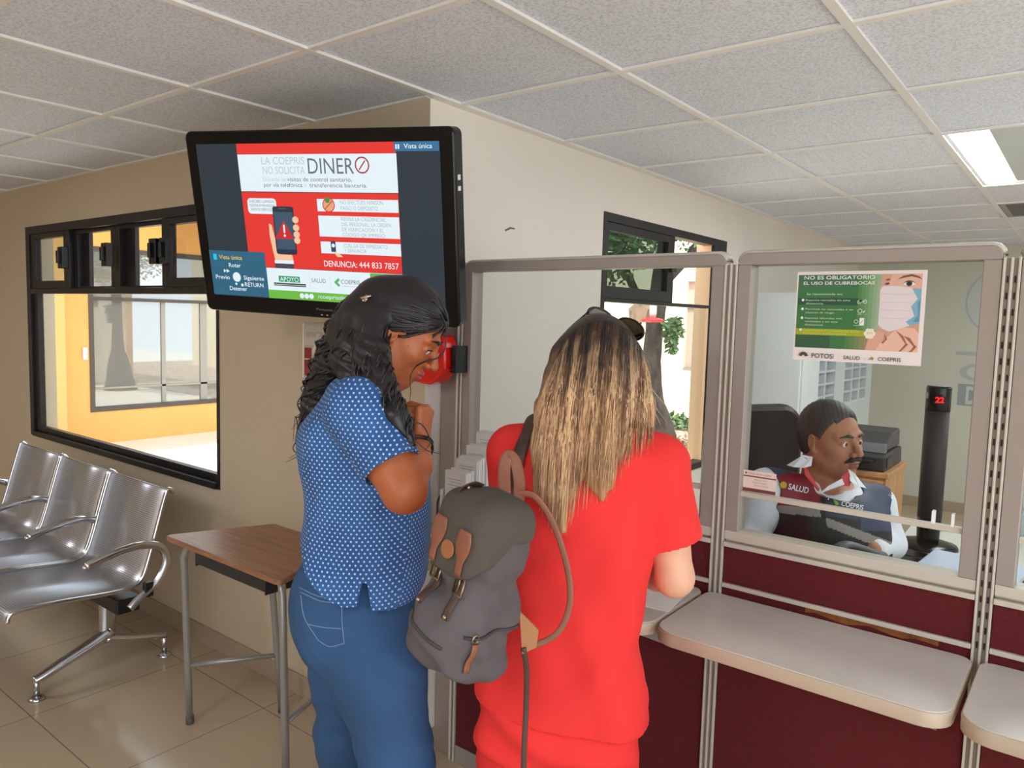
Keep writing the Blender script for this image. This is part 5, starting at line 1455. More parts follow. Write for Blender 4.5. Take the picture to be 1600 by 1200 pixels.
shirt = blob('shirt', shirt1, lo, hi, .0040, dotted(), w1p, smooth_it=1, uv=uv1)
# ---- jeans
jn = mat('blue denim', (42, 80, 122), .8, noise=.34, nscale=5, bump=.2, bscale=300, detail=8)
jr = rows([(868, 480, 648, .155), (905, 466, 650, .172), (945, 462, 654, .182), (985, 470, 658, .186), (1015, 488, 660, .165), (1040, 510, 658, .12)], D1)
def jeans1(P):
    d = zloft(P, jr, L1, F1, 2.3, .02)
    for i, (hp, kn, an) in enumerate(((hipN, kneN, ankN), (hipF, kneF, ankF))):
        mid = hp + (kn - hp) * .36
        if i == 0: mid = at(592, 1050, 1.68)
        l = chain(P, [hp, mid, hp + (kn - hp) * .72, kn], [.092, .102, .080, .067], .03)
        l = smin(l, chain(P, [kn, kn + (an - kn) * .35 - F1 * .012, an, V((an.x, an.y, .075))], [.067, .064, .050, .052], .02), .03)
        l = smax(l, .055 - P[:, 2], .004)
        d = smin(d, l, .035)
    d = smin(d, elli(P, at(518, 938, 1.725), (.090, .085, .100)), .03); d = smin(d, elli(P, at(512, 925, 1.90), (.088, .088, .10)), .03)
    kz = np.exp(-((P[:, 2] - .52) / .09) ** 2) + .4 * np.exp(-((P[:, 2] - .78) / .05) ** 2) + .7 * np.exp(-((P[:, 2] - .12) / .06) ** 2)
    return d + folds(P, 12, .0035, 16) + kz * .0035 * np.sin(P[:, 2] * 100 + 4 * np.sin(P @ A3((23, 17, 9))) + (P @ F1n) * 22)
lo, hi = bounds([at(450, 870, D1), at(690, 1000, D1), hipN, hipF, kneN, kneF, ankN, ankF], .12); lo[2] = .04; hi[2] = at(560, 862, D1).z + .01
jeans = blob('jeans', jeans1, lo, hi, .0048, jn, w1p, smooth_it=1)
bv = bvh_of(jeans)
th = mat('pale stitching', (112, 138, 166), .8)
mb = MB()
for ln in ([(468, 918), (500, 932), (534, 934)], [(534, 934), (535, 975), (538, 1005)], [(470, 930), (476, 965), (497, 1000)], [(497, 1000), (515, 1010), (538, 1005)], [(480, 975), (505, 980), (533, 982)], [(470, 925), (502, 939), (533, 941)]):
    q = drape(bv, ln, .0008, None)
    if len(q) > 2: mb.tube(q, .0013, 5)
if mb.v:
    o = mb.build('pocket_stitching', th, jeans)
for an in (ankN, ankF): shoe('shoe', an, F1, mat('navy canvas', (40, 44, 60), .8), M['paper'], w1p)
# ---- curly black hair
def curl_mat(name, c, c2, rough=.42):
    m, nt, b = new_mat(name); b.inputs['Base Color'].default_value = srgb(*c); b.inputs['Roughness'].default_value = rough; b.inputs['Specular IOR Level'].default_value = .6
    tc = nt.nodes.new('ShaderNodeTexCoord'); n = nt.nodes.new('ShaderNodeTexNoise'); n.inputs['Scale'].default_value = 40; nt.links.new(tc.outputs['Object'], n.inputs['Vector'])
    r = nt.nodes.new('ShaderNodeValToRGB'); r.color_ramp.elements[0].color = srgb(*c); r.color_ramp.elements[1].color = srgb(*c2); nt.links.new(n.outputs['Fac'], r.inputs['Fac']); nt.links.new(r.outputs['Color'], b.inputs['Base Color'])
    return m
BH = curl_mat('black hair', (12, 10, 12), (32, 26, 28)); BH2 = curl_mat('black hair sheen', (22, 18, 20), (48, 40, 42), .3)
GA = [(596, 478, 1.80, .072), (556, 520, 1.83, .064), (522, 572, 1.88, .050), (497, 622, 1.90, .036), (477, 668, 1.89, .020)]
GB = [(586, 500, 1.735, .042), (580, 556, 1.70, .042), (592, 604, 1.635, .036), (620, 652, 1.575, .025), (643, 692, 1.555, .010)]
GC = [(572, 500, 1.78, .066), (556, 560, 1.79, .058), (552, 590, 1.76, .035)]
def hair1(P):
    Q = h1.loc(P)
    sk = (elli(Q, (-.017, 0, .036), (.108, .087, .099)))
    sk = smax(sk, Q[:, 0] - .046 - .62 * (Q[:, 2] - .025) , .012)
    sk = smax(sk, -.03 - Q[:, 2] - 1.2 * np.clip(-Q[:, 0] - .02, 0, .2) , .01)
    d = sk * h1.k
    for G_ in (GA, GB, GC):
        d = smin(d, chain(P, [at(*g[:3]) for g in G_], [g[3] for g in G_], .02), .02)
    # leave the ear and cheek free
    for y in (-1,):
        d = smax(d, -elli(Q, (.006, y * .09, -.008), (.027, .035, .032)), .006); d = smax(d, -elli(Q, (.030, y * .07, -.062), (.060, .050, .055)), .006)
    return d + .002 * np.sin(P @ A3((60, 80, 190)) + 3 * np.sin(P @ A3((30, -40, 60)))) * np.clip((h1.c[2] + .02 - P[:, 2]) / .05, 0, 1)
lo, hi = bounds([at(*g[:3]) for g in GA + GB + GC] + [h1.w(0, 0, .1), h1.w(.07, 0, .08)], .09)
hair = blob('hair', hair1, lo, hi, .0038, BH, w1p, smooth_it=1)
random.seed(21)
cv = []; rr = []
def lock(guide, spread, amp, wl, n=34, ext=0.0):
    g = [at(*q[:3]) for q in guide]; rad = [q[3] for q in guide]
    t0 = (g[-1] - g[0]).normalized(); a = t0.orthogonal().normalized(); b = t0.cross(a)
    an = random.uniform(0, 2 * PI); rd = math.sqrt(random.uniform(.3, 1)) * spread
    path = bez(g, 10); m = len(path); ph = random.uniform(0, 6); L = 0; out = []
    cut = random.uniform(.72, 1.0); st = random.uniform(0, .25)
    i0, i1 = int(st * m), max(int(cut * m), int(st * m) + 6)
    for i in range(i0, min(i1, m)):
        t = i / (m - 1); r = float(np.interp(t, np.linspace(0, 1, len(rad)), rad))
        if i > i0: L += (path[i] - path[i - 1]).length
        o = (a * math.cos(an + .3 * t) + b * math.sin(an + .3 * t)) * r * rd
        w = amp * min(1, t * 2.2)
        out.append(path[i] + o + (a * math.cos(L * 2 * PI / wl + ph) + b * math.sin(L * 2 * PI / wl + ph)) * w)
    return out
def dense(c, n=3): return bez(c, n) if len(c) > 3 else c
for k in range(150): cv.append(lock(GA, 1.08, random.uniform(.006, .013), random.uniform(.05, .085))); rr.append(random.uniform(.0022, .0042))
for k in range(90): cv.append(lock(GB, 1.05, random.uniform(.005, .010), random.uniform(.045, .07))); rr.append(random.uniform(.002, .0038))
for k in range(50): cv.append(lock(GC, 1.05, random.uniform(.004, .007), random.uniform(.04, .06))); rr.append(random.uniform(.002, .004))
for tip in ([(497, 640, 1.9), (470, 680, 1.88), (458, 700, 1.87), (465, 712, 1.87), (447, 722, 1.87)], [(490, 620, 1.88), (470, 655, 1.86), (462, 690, 1.86), (468, 705, 1.86), (452, 716, 1.86)], [(500, 600, 1.9), (478, 612, 1.89), (465, 630, 1.89), (470, 650, 1.89), (455, 672, 1.89)], [(480, 650, 1.87), (468, 672, 1.87), (462, 650, 1.87), (458, 690, 1.87)], [(640, 672, 1.55), (652, 690, 1.545), (668, 704, 1.55), (690, 709, 1.56)], [(638, 660, 1.555), (660, 664, 1.56), (672, 690, 1.58), (662, 706, 1.56)]):
    cv.append(bez([at(*p) for p in tip], 6)); rr.append(.0014)
for tip in ([(688, 490, 1.76), (697, 515, 1.735), (695, 545, 1.73), (684, 559, 1.72), (664, 565, 1.715), (650, 573, 1.735), (641, 590, 1.735), (642, 612, 1.735), (640, 628, 1.735)],):
    cv.append(bez([at(*p) for p in tip], 6)); rr.append(.0017)
# combed back strands over the skull
for k in range(120):
    y0 = random.uniform(-.075, .075); out = []
    for i in range(12):
        t = i / 11
        q = V((.078 - .10 * (abs(y0) / .075) ** 2 * .55, y0 * 1.0, .085 - .055 * (abs(y0) / .075) ** 2)).lerp(V((-.115, y0 * .55, -.015 + .02 * math.sin(k))), t)
        c = V((-.017, 0, .036)); dv = q - c; s = math.sqrt((dv.x / .111) ** 2 + (dv.y / .090) ** 2 + (dv.z / .102) ** 2); q = c + dv / max(s, 1e-6) * (1 + .008 * math.sin(7 * t + k))
        out.append(h1.w(*q))
    cv.append(out); rr.append(random.uniform(.0016, .003))
strands('hair_locks', cv, rr, [BH, BH2], hair, 5, lambda i: 0 if (i * 7) % 10 < 6 else 1)
for o in hair.children: o.matrix_parent_inverse = Matrix.Identity(4)
bvh_h = bvh_of(hair)
cp = hit(bvh_h, 572, 466, .004, 1.76)
mb = MB()
for k in range(5): mb.ball(cp + V((random.uniform(-.008, .008), random.uniform(-.008, .008), random.uniform(-.006, .006))), .0042, 8, 6)
mb.tube([cp + CR * -.012, cp + CR * .012 + CU * .006], .003, 6)
o = mb.build('hair_clip', mat('clip metal', (200, 176, 160), .25, .8), hair)
for y in (1, -1):
    mb = h1.brow(y, [(.0955, .014, .026), (.094, .03, .032), (.080, .05, .027)], .0042); o = mb.build('eyebrow', BH, w1p); o.matrix_parent_inverse = w1p.matrix_basis.inverted()
    mb = MB(); mb.tube(bez([h1.w(.088, y * .019, .004), h1.w(.0925, y * .032, .007), h1.w(.084, y * .046, .003)], 4), .0016, 6); o = mb.build('eyelashes', BH, w1p); o.matrix_parent_inverse = w1p.matrix_basis.inverted()
# hair ties on the wrist
for k, (t, dr) in enumerate(((.93, .0305), (.84, .034))):
    c = elN.lerp(wrN, t); ax = (wrN - elN).normalized(); a = (ax.orthogonal()).normalized(); b = ax.cross(a)
    mb = MB(); mb.tube([c + (a * math.cos(q) + b * math.sin(q)) * dr * (1 + .06 * math.sin(3 * q)) + ax * .004 * math.sin(2 * q + k) for q in np.linspace(0, 2 * PI, 28)], .0022, 6)
    o = mb.build('hair_tie', M['black'], w1p); o.matrix_parent_inverse = w1p.matrix_basis.inverted()
# ================================================================== woman in coral scrubs, seen from behind
D2 = 1.60
G2 = V((-.5, .866, 0)); R2 = V((.866, .5, 0)); G2n = A3(G2); R2n = A3(R2)
r0 = at(890, 1000, D2)
w2p = thing('person', 'woman with long straight streaked hair in coral scrubs, back turned, leaning over the counter', 'person', (r0.x, r0.y, 0))
SK2 = skin_mat('fair skin', (226, 172, 142))
h2 = Head(at(934, 584, 1.70), G2 * .76 - UP * .65, G2 * .65 + UP * .76, .97)
nt2, nb2 = at(928, 632, 1.68), at(915, 690, 1.61)
sR, sL = at(1028, 724, 1.575), at(806, 708, 1.66)
elR, wrR = at(1054, 902, 1.585), V((-.895, 1.665, .916))
elL, wrL = at(812, 890, 1.80), V((-1.045, 1.69, .914))
hR, hL = at(938, 1070, 1.60), at(818, 1066, 1.64)
kR, aR = at(916, 1290, 1.60), at(908, 1562, 1.60)
kL, aL = at(812, 1290, 1.64), at(818, 1545, 1.64)
t2 = rows([(700, 838, 1000, .072), (730, 828, 1004, .084), (780, 824, 996, .092), (850, 824, 990, .096), (930, 818, 978, .092), (1000, 802, 972, .095), (1060, 786, 978, .10), (1120, 778, 982, .10)], D2)
t2 = [(a, b, c, e, d) for a, b, c, d, e in t2]        # half width lies along the shoulders here
def body2(P):
    d = smin(h2.sdf(P), chain(P, [h2.w(-.03, 0, -.06), nt2, nb2], [.050, .052, .060], .02), .02)
    b = zloft(P, t2, R2, G2, 2.4, .03)
    for s in (sR, sL): b = smin(b, chain(P, [nb2, s], [.055, .050], .02), .04)
    d = smin(d, b, .025)
    for s, e, w, th in ((sR, elR, wrR, -1), (sL, elL, wrL, 1)):
        a = chain(P, [s, (s + e) / 2, e], [.050, .0475, .0385], .02); a = smin(a, chain(P, [e, e.lerp(w, .35), w], [.0385, .037, .0235], .015), .018)
        d = smin(d, a, .02)
    d = smin(d, hand(P, wrR, V((-.35, .22, -.06)), V((-.1, .1, -1)), .90, .30, .10, -1), .012)
    d = smin(d, hand(P, wrL, V((.15, .36, -.06)), V((0, .1, -1)), .90, .25, .14, 1), .012)
    for h_, k_, a_ in ((hR, kR, aR), (hL, kL, aL)):
        l = chain(P, [h_, (h_ + k_) / 2, k_], [.085, .072, .053], .03); l = smin(l, chain(P, [k_, k_.lerp(a_, .35), a_, V((a_.x, a_.y, .05))], [.053, .052, .035, .034], .02), .03)
        d = smin(d, l, .04)
    return d
lo, hi = bounds([h2.w(0, 0, .12), h2.w(.12, 0, 0), sR, sL, elR, elL, wrR + V((-.1, .05, 0)), wrL + V((0, .08, 0)), V((aR.x, aR.y, .02)), V((aL.x, aL.y, .02)), at(760, 1060, D2), at(1000, 1060, D2)], .11); lo[2] = .012
body = blob('body', body2, lo, hi, .0042, SK2, w2p)
COR = mat('coral cotton', (232, 46, 44), .85, bump=.10, bscale=500, noise=.06, nscale=6)
s2 = rows([(684, 845, 990, .075), (702, 816, 1030, .092), (730, 806, 1032, .104), (780, 802, 1024, .116), (850, 800, 1020, .122), (930, 794, 1008, .120), (1000, 772, 1006, .124), (1060, 750, 1012, .134), (1130, 738, 1020, .140)], D2)
s2 = [(a, b, c, e, d) for a, b, c, d, e in s2]
u0, u1 = float(at(745, 1082, D2) @ R2), float(at(1015, 1113, D2) @ R2); zz0, zz1 = at(745, 1082, D2).z, at(1015, 1113, D2).z
vR = (elR - sR).normalized(); cR = sR + vR * .172
vL = (elL - sL).normalized(); cL = sL + vL * .172
def top2(P):
    d = zloft(P, s2, R2, G2, 2.5, .03)
    d = smin(d, chain(P, [nb2 - UP * .004, sR - UP * .004], [.070, .062], .02), .045); d = smin(d, chain(P, [nb2 - UP * .004, sL], [.070, .062], .02), .045)
    a = P @ R2n
    zf = np.clip((1.12 - P[:, 2]) / .25, 0, 1)
    d = d + folds(P, 31, .014, 13) * (.4 + .6 * zf) + folds(P, 37, .006, 30) + .004 * zf * np.sin(a * 34 + 4 * np.sin(P[:, 2] * 7 + a * 5))
    d = smax(d, np.interp(a, [u0, u1], [zz0, zz1]) - P[:, 2], .004)
    d = smax(d, -cone(P, nb2 + UP * .012, nt2, .054, .064), .006)
    for s, c, v in ((sR, cR, vR), (sL, cL, vL)):
        near = plane(P, c, v * 1.0 + R2 * (.10 if s is sR else -.1))
        t = cone(P, s, c, .063, .0685) + folds(P, 8, .004, 26)
        t = smax(t, near, .003)
        t = smax(t, -smax(cone(P, c - v * .08, c + v * .06, .056, .061), -near - .06, .004), .002)
        d = smin(d, t, .016)
        # seam round the armhole
    return d
lo, hi = bounds([at(735, 1000, D2), at(1030, 1000, D2), sR, sL, cR, cL, at(900, 660, D2), at(900, 1122, D2)], .12); hi[2] = at(900, 655, 1.6).z
topo = blob('scrub_top', top2, lo, hi, .0045, COR, w2p, smooth_it=1)
pr2 = rows([(1040, 775, 990, .105), (1085, 750, 998, .120), (1130, 742, 998, .122), (1165, 745, 994, .115)], D2)
pr2 = [(a, b, c, e, d) for a, b, c, d, e in pr2]
def pants2(P):
    d = zloft(P, pr2, R2, G2, 2.4, .03)
    for h_, k_, a_ in ((hR, kR, aR), (hL, kL, aL)):
        l = chain(P, [h_, h_.lerp(k_, .5), k_, k_.lerp(a_, .5), V((a_.x, a_.y, .09))], [.090, .088, .082, .080, .080], .03)
        l = smax(l, .045 - P[:, 2], .004)
        d = smin(d, l, .022)
    f = folds(P, 17, .010, 15) + .006 * np.sin(P @ A3((18, 12, 46)) + 3 * np.sin(P @ A3((9, -14, 6))))
    return d + f
lo, hi = bounds([hR, hL, kR, kL, aR, aL, at(738, 1100, D2), at(1010, 1100, D2)], .15); lo[2] = .03; hi[2] = at(900, 1040, D2).z
blob('scrub_trousers', pants2, lo, hi, .0055, COR, w2p, smooth_it=1)
for an in (aR, aL): shoe('shoe', an, G2, mat('white leather', (226, 224, 222), .5), M['paper'], w2p)
# ---- long straight hair, dark at the roots and blond towards the ends
def streak(name, root, end, z0, z1):
    m, nt, b = new_mat(name); b.inputs['Roughness'].default_value = .42; b.inputs['Specular IOR Level'].default_value = .5
    tc = nt.nodes.new('ShaderNodeTexCoord'); sep = nt.nodes.new('ShaderNodeSeparateXYZ'); nt.links.new(tc.outputs['Object'], sep.inputs[0])
    n = nt.nodes.new('ShaderNodeTexNoise'); n.inputs['Scale'].default_value = 1.0; n.inputs['Detail'].default_value = 4
    mp = nt.nodes.new('ShaderNodeMapping'); mp.inputs['Scale'].default_value = (55, 55, 1.4); nt.links.new(tc.outputs['Object'], mp.inputs['Vector']); nt.links.new(mp.outputs['Vector'], n.inputs['Vector'])
    r = nt.nodes.new('ShaderNodeMapRange'); r.inputs['From Min'].default_value = z0; r.inputs['From Max'].default_value = z1; nt.links.new(sep.outputs[2], r.inputs['Value'])
    ad = nt.nodes.new('ShaderNodeMath'); ad.operation = 'MULTIPLY_ADD'; ad.inputs[1].default_value = .7; nt.links.new(n.outputs['Fac'], ad.inputs[0])
    sb = nt.nodes.new('ShaderNodeMath'); sb.operation = 'SUBTRACT'; sb.inputs[1].default_value = .35; nt.links.new(r.outputs['Result'], sb.inputs[0]); nt.links.new(sb.outputs[0], ad.inputs[2])
    cr = nt.nodes.new('ShaderNodeValToRGB'); cr.color_ramp.elements[0].color = srgb(*root); cr.color_ramp.elements[1].color = srgb(*end); cr.color_ramp.elements[0].position = .05; cr.color_ramp.elements[1].position = .95
    nt.links.new(ad.outputs[0], cr.inputs['Fac']); nt.links.new(cr.outputs['Color'], b.inputs['Base Color'])
    return m
HM = [streak('brown hair', (38, 26, 22), (142, 102, 74), 1.49, 1.28), streak('honey hair', (48, 34, 28), (188, 144, 104), 1.50, 1.32), streak('blond hair', (72, 52, 40), (222, 182, 138), 1.52, 1.38)]
HA2 = [(904, 570, 1.68, .070), (884, 640, 1.60, .062), (868, 700, 1.535, .048), (866, 760, 1.495, .036), (878, 826, 1.475, .010)]
HB2 = [(944, 560, 1.66, .075), (940, 630, 1.59, .062), (940, 690, 1.53, .046), (938, 740, 1.495, .030), (940, 775, 1.485, .010)]
HC2 = [(982, 580, 1.67, .050), (992, 640, 1.63, .040), (1000, 680, 1.60, .026), (1012, 700, 1.585, .010)]
def hair2(P):
    Q = h2.loc(P)
    d = elli(Q, (-.016, 0, .034), (.111, .090, .101)) * h2.k
    d = smax(d, (Q[:, 0] - .060 - .5 * (Q[:, 2] - .03)) , .012)
    for g in (HA2, HB2, HC2): d = smin(d, chain(P, [at(*q[:3]) for q in g], [q[3] for q in g], .02), .03)
    a = P @ R2n
    return d + .0022 * np.sin(a * 260 + 6 * np.sin(P[:, 2] * 6 + a * 11)) * np.clip((1.50 - P[:, 2]) / .06, 0, 1)
lo, hi = bounds([at(*q[:3]) for q in HA2 + HB2 + HC2] + [h2.w(0, 0, .12)], .11)
hair = blob('hair', hair2, lo, hi, .0040, HM[1], w2p, smooth_it=1)
bh2 = bvh_of(hair, topo)
random.seed(5)
cv = []; rr = []; pk = []
topc = [(870, 566), (876, 548), (890, 528), (905, 512), (925, 503), (945, 501), (965, 506), (985, 520), (1000, 542), (1006, 566)]
botc = [(826, 716), (832, 752), (846, 792), (862, 826), (874, 838), (888, 826), (897, 800), (930, 778), (948, 776), (972, 745), (992, 715), (1006, 706), (1020, 700)]
def along(c, t):
    t = min(max(t, 0), .9999) * (len(c) - 1); i = int(t); f = t - i; return (c[i][0] + (c[i + 1][0] - c[i][0]) * f, c[i][1] + (c[i + 1][1] - c[i][1]) * f)
for k in range(1150):
    t = random.random(); e = min(1, max(0, t + random.gauss(0, .05)))
    x0, y0 = along(topc, t); st = random.uniform(0, .5) if random.random() < .6 else 0
    x1, y1 = along(botc, e); sh = random.uniform(.62, 1.04)
    xm = x0 + (x1 - x0) * .45 + (t - .5) * 26 + random.gauss(0, 3); ym = y0 + (y1 - y0) * .42
    out = []; n = 16; ld = None
    for i in range(n):
        q = st + (sh - st) * i / (n - 1)
        x = (1 - q) ** 2 * x0 + 2 * q * (1 - q) * xm + q * q * x1 + 1.6 * math.sin(5 * q + k); y = (1 - q) ** 2 * y0 + 2 * q * (1 - q) * ym + q * q * y1
        h = hit(bh2, x, y, random.uniform(.0015, .004) if i < n - 3 else .005)
        if h is None: continue
        dd = (h - V((0, 0, CAMZ))) @ CW
        if ld is not None and abs(dd - ld) > .035: dd = ld + math.copysign(.02, dd - ld); h = at(x, y, dd)
        ld = dd; out.append(h)
    if len(out) < 6: continue
    cv.append(out); rr.append(random.uniform(.0007, .0018))
    streaky = math.sin(t * 41) + .6 * math.sin(t * 97 + 1) + random.gauss(0, .5)
    pk.append(0 if streaky < -.5 else (1 if streaky < .45 else 2))
for tip in ([(1008, 600, 1.66), (1024, 635, 1.66), (1046, 664, 1.66)], [(1008, 612, 1.66), (1026, 650, 1.66), (1034, 668, 1.66)], [(1006, 590, 1.66), (1030, 622, 1.66), (1048, 640, 1.66)]):
    cv.append(bez([at(*p) for p in tip], 6)); rr.append(.0007); pk.append(2)
ol = strands('hair_locks', cv, rr, HM, hair, 4, lambda i: pk[i], .08); ol.matrix_parent_inverse = Matrix.Identity(4)
# ---- sunglasses pushed up on her head
sg = thing('sunglasses', 'tortoiseshell sunglasses pushed up on the head of the woman in coral', 'sunglasses', h2.w(.05, 0, .12))
tort = mat('tortoiseshell', (52, 34, 26), .2, noise=.6, nscale=60)
def gl(x, y, z): return h2.w(x, y, z)
C0 = V((-.030, -.036, .134))
def gdrop(y): return -.9 * (y - .0) ** 2 * 6.5
def lens_pt(y, a, r):     # lens ring standing on the crown, facing forward and up
    e = V((.55, 0, .83)); s_ = V((0, 1, 0)); u_ = e.cross(s_) * -1
    yy = y + r * 1.18 * math.cos(a)
    q = C0 + s_ * yy + V((-.80, 0, .60)) * (r * .92 * math.sin(a))
    q = q + V((-.03 * (yy / .06) ** 2, 0, gdrop(q.y)))
    return h2.w(*q)
for y in (-.034, .034):
    mb = MB(); mb.tube([lens_pt(y, a, .027) for a in np.linspace(0, 2 * PI, 30)], .0026, 8); wpart(mb, 'lens_rim', tort, sg)
    mb = MB(); ring = [lens_pt(y, a, .026) for a in np.linspace(0, 2 * PI, 24, endpoint=False)]; c = sum(ring, V((0, 0, 0))) / 24; nv = (h2.w(.55, 0, .83) - h2.w(0, 0, 0)).normalized() * .0012
    mb.add([p + nv for p in ring] + [p - nv for p in ring], [list(range(24)), list(range(24, 48))[::-1]] + [[i, (i + 1) % 24, 24 + (i + 1) % 24, 24 + i] for i in range(24)], False); wpart(mb, 'lens', mat('brown lens', (92, 78, 60), .08), sg)
    sd = 1 if y > 0 else -1
    e = lens_pt(y, 0 if sd > 0 else PI, .028)
    mb = MB(); mb.tube(bez([e, h2.w(-.03, sd * .080, .098 if sd > 0 else .085), h2.w(-.02, sd * .096, .055), h2.w(-.01, sd * .097, .015)], 6), .0024, 6); wpart(mb, 'temple', tort, sg)
mb = MB(); mb.tube(bez([lens_pt(-.034, 0, .027), lens_pt(0, PI / 2, .006), lens_pt(.034, PI, .027)], 5), .0024, 6); wpart(mb, 'bridge', tort, sg)
# ================================================================== grey canvas backpack on her left shoulder
rh = V((.786, .618, 0)); fh = V((-.618, .786, 0))
bc = at(738, 906, 1.36)
bx = (rh * .70 - fh * .714).normalized(); bz = (UP * .965 + rh * .23 - fh * .02).normalized(); by = bz.cross(bx); bx = by.cross(bz)
BM = Matrix(((bx.x, by.x, bz.x, bc.x), (bx.y, by.y, bz.y, bc.y), (bx.z, by.z, bz.z, bc.z), (0, 0, 0, 1)))
BR = np.array([[bx.x, by.x, bz.x], [bx.y, by.y, bz.y], [bx.z, by.z, bz.z]], dtype=np.float32); bcn = A3(bc)
bp = thing('backpack', 'grey canvas backpack with brown leather straps hanging on the left shoulder of the woman in coral', 'backpack', (bc.x, bc.y, bc.z))
bp['label'] = 'grey canvas backpack with brown leather straps on the shoulder of the woman in coral'
canvas = mat('grey canvas', (94, 86, 88), .85, noise=.16, nscale=10, bump=.3, bscale=420)
canvas2 = mat('olive grey canvas', (84, 76, 68), .9, noise=.14, nscale=10, bump=.3, bscale=420)
lea = mat('brown leather', (142, 88, 66), .5, noise=.22, nscale=20); lead = mat('dark brown leather', (74, 50, 40), .5, noise=.2, nscale=20)
brass = mat('antique brass', (170, 150, 118), .3, .9)
def rbox(Q, c, h, r):
    q = np.abs(Q - A3(c)) - (A3(h) - r); return np.linalg.norm(np.maximum(q, 0), axis=1) + np.minimum(q.max(1), 0) - r
def bag(P):
    Q = (P - bcn) @ BR
    W = Q.copy(); s = 1 + .10 * np.clip((-.02 - Q[:, 2]) / .12, -1, 1); W[:, 0] /= s; W[:, 1] = (Q[:, 1] - .02) / s + .02
    d = rbox(W, (0, .005, -.010), (.072, .064, .152), .034)
    d = smin(d, elli(Q, (-.005, -.045, -.085), (.064, .046, .065)), .02)          # front pocket bulge
    d = smin(d, elli(Q, (.056, .0, -.10), (.034, .050, .055)), .02)               # side pocket bulge
    d = d + folds(P, 51, .016, 30) + folds(P, 57, .008, 60) + .004 * np.sin(Q[:, 2] * 60 + Q[:, 0] * 60 + 3 * np.sin(Q[:, 1] * 30))
    return d
lo, hi = bounds([BM @ V((sx * .11, sy * .11, sz * .19)) for sx in (-1, 1) for sy in (-1, 1) for sz in (-1, 1)], .02)
bbody = blob('bag_body', bag, lo, hi, .0045, canvas, bp, smooth_it=1)
def flap(P):
    Q = (P - bcn) @ BR
    d = rbox(Q, (-.002, -.002, .080), (.078, .076, .086), .046) + folds(P, 54, .005, 26)
    inner = rbox(Q, (0, .0, .02), (.068, .064, .135), .044)
    d = smax(d, -inner, .004)
    lowz = .100 - .085 * np.clip((-Q[:, 1] - .005) / .06, 0, 1)
    d = smax(d, lowz + 5.0 * Q[:, 0] ** 2 * np.clip((-Q[:, 1] - .035) / .03, 0, 1) - Q[:, 2], .006)
    return smax(d, Q[:, 1] - .055, .01)
lo, hi = bounds([BM @ V((sx * .11, sy * .11, sz)) for sx in (-1, 1) for sy in (-1, 1) for sz in (-.1, .2)], .02)
bflap = blob('flap', flap, lo, hi, .0042, canvas2, bp, smooth_it=1)
bb = bvh_of(bbody, bflap)
def bl(x, y, z): return BM @ V((x, y, z))
def strapline(name, pts, w, mt, parent=bp, th=.24, up=None, n=6):
    q = bez(pts, n); mb = MB(); mb.tube(q, w, 10, flat=th, up=up or (bl(0, -1, 0) - bl(0, 0, 0))); return wpart(mb, name, mt, parent) if parent is bp else None
def onfront(x, z, off=.002):
    o = bl(x, -.4, z); d = (bl(0, 1, 0) - bl(0, 0, 0)); r = bb.ray_cast(o, d)
    return (r[0] if r[0] else bl(x, -.09, z)) - d * off
def onside(y, z, off=.002):
    o = bl(.4, y, z); d = (bl(-1, 0, 0) - bl(0, 0, 0)); r = bb.ray_cast(o, d)
    return (r[0] if r[0] else bl(.09, y, z)) - d * off
for x in (-.034, .036):
    # leaf shaped leather tab, buckle and the webbing below it
    mb = MB(); zs = np.linspace(.112, .030, 12); q = [onfront(x, z, .0025) for z in zs]
    rs = [.006 + .0135 * math.sin(PI * min(1, (i + 2) / 10)) if i < 8 else .0085 for i in range(12)]
    mb.tube(q, rs, 12, flat=.16, up=bl(0, -1, 0) - bl(0, 0, 0)); wpart(mb, 'leather_tab', lea, bp)
    mb = MB(); q = [onfront(x, z, .003) for z in np.linspace(.022, -.050, 10)]; mb.tube(q, .0085, 10, flat=.25, up=bl(0, -1, 0) - bl(0, 0, 0)); wpart(mb, 'buckle_strap', lead, bp)
    zc = .010; f = onfront(x, zc, .007); r_ = (bl(1, 0, 0) - bl(0, 0, 0)) * .0125; u_ = (bl(0, 0, 1) - bl(0, 0, 0)) * .016
    mb = MB(); mb.tube([f - r_ - u_, f + r_ - u_, f + r_ + u_, f - r_ + u_, f - r_ - u_], .0022, 8); mb.tube([f - u_, f + u_ * 1.1], .0016, 6); wpart(mb, 'buckle', brass, bp)
    mb = MB(); mb.ball(onfront(x, -.046, .004), .0045, 10, 8); wpart(mb, 'rivet', brass, bp)
em = onfront(.001, .064, .0015); dn = bl(0, -1, 0) - bl(0, 0, 0)
mb = MB(); mb.lathe([(.0165, 0), (.017, .0012), (.015, .003)], seg=24, M=Matrix.Translation(em) @ dn.to_track_quat('Z', 'Y').to_matrix().to_4x4()); wpart(mb, 'round_badge', mat('tan leather badge', (164, 104, 64), .5, noise=.1), bp)
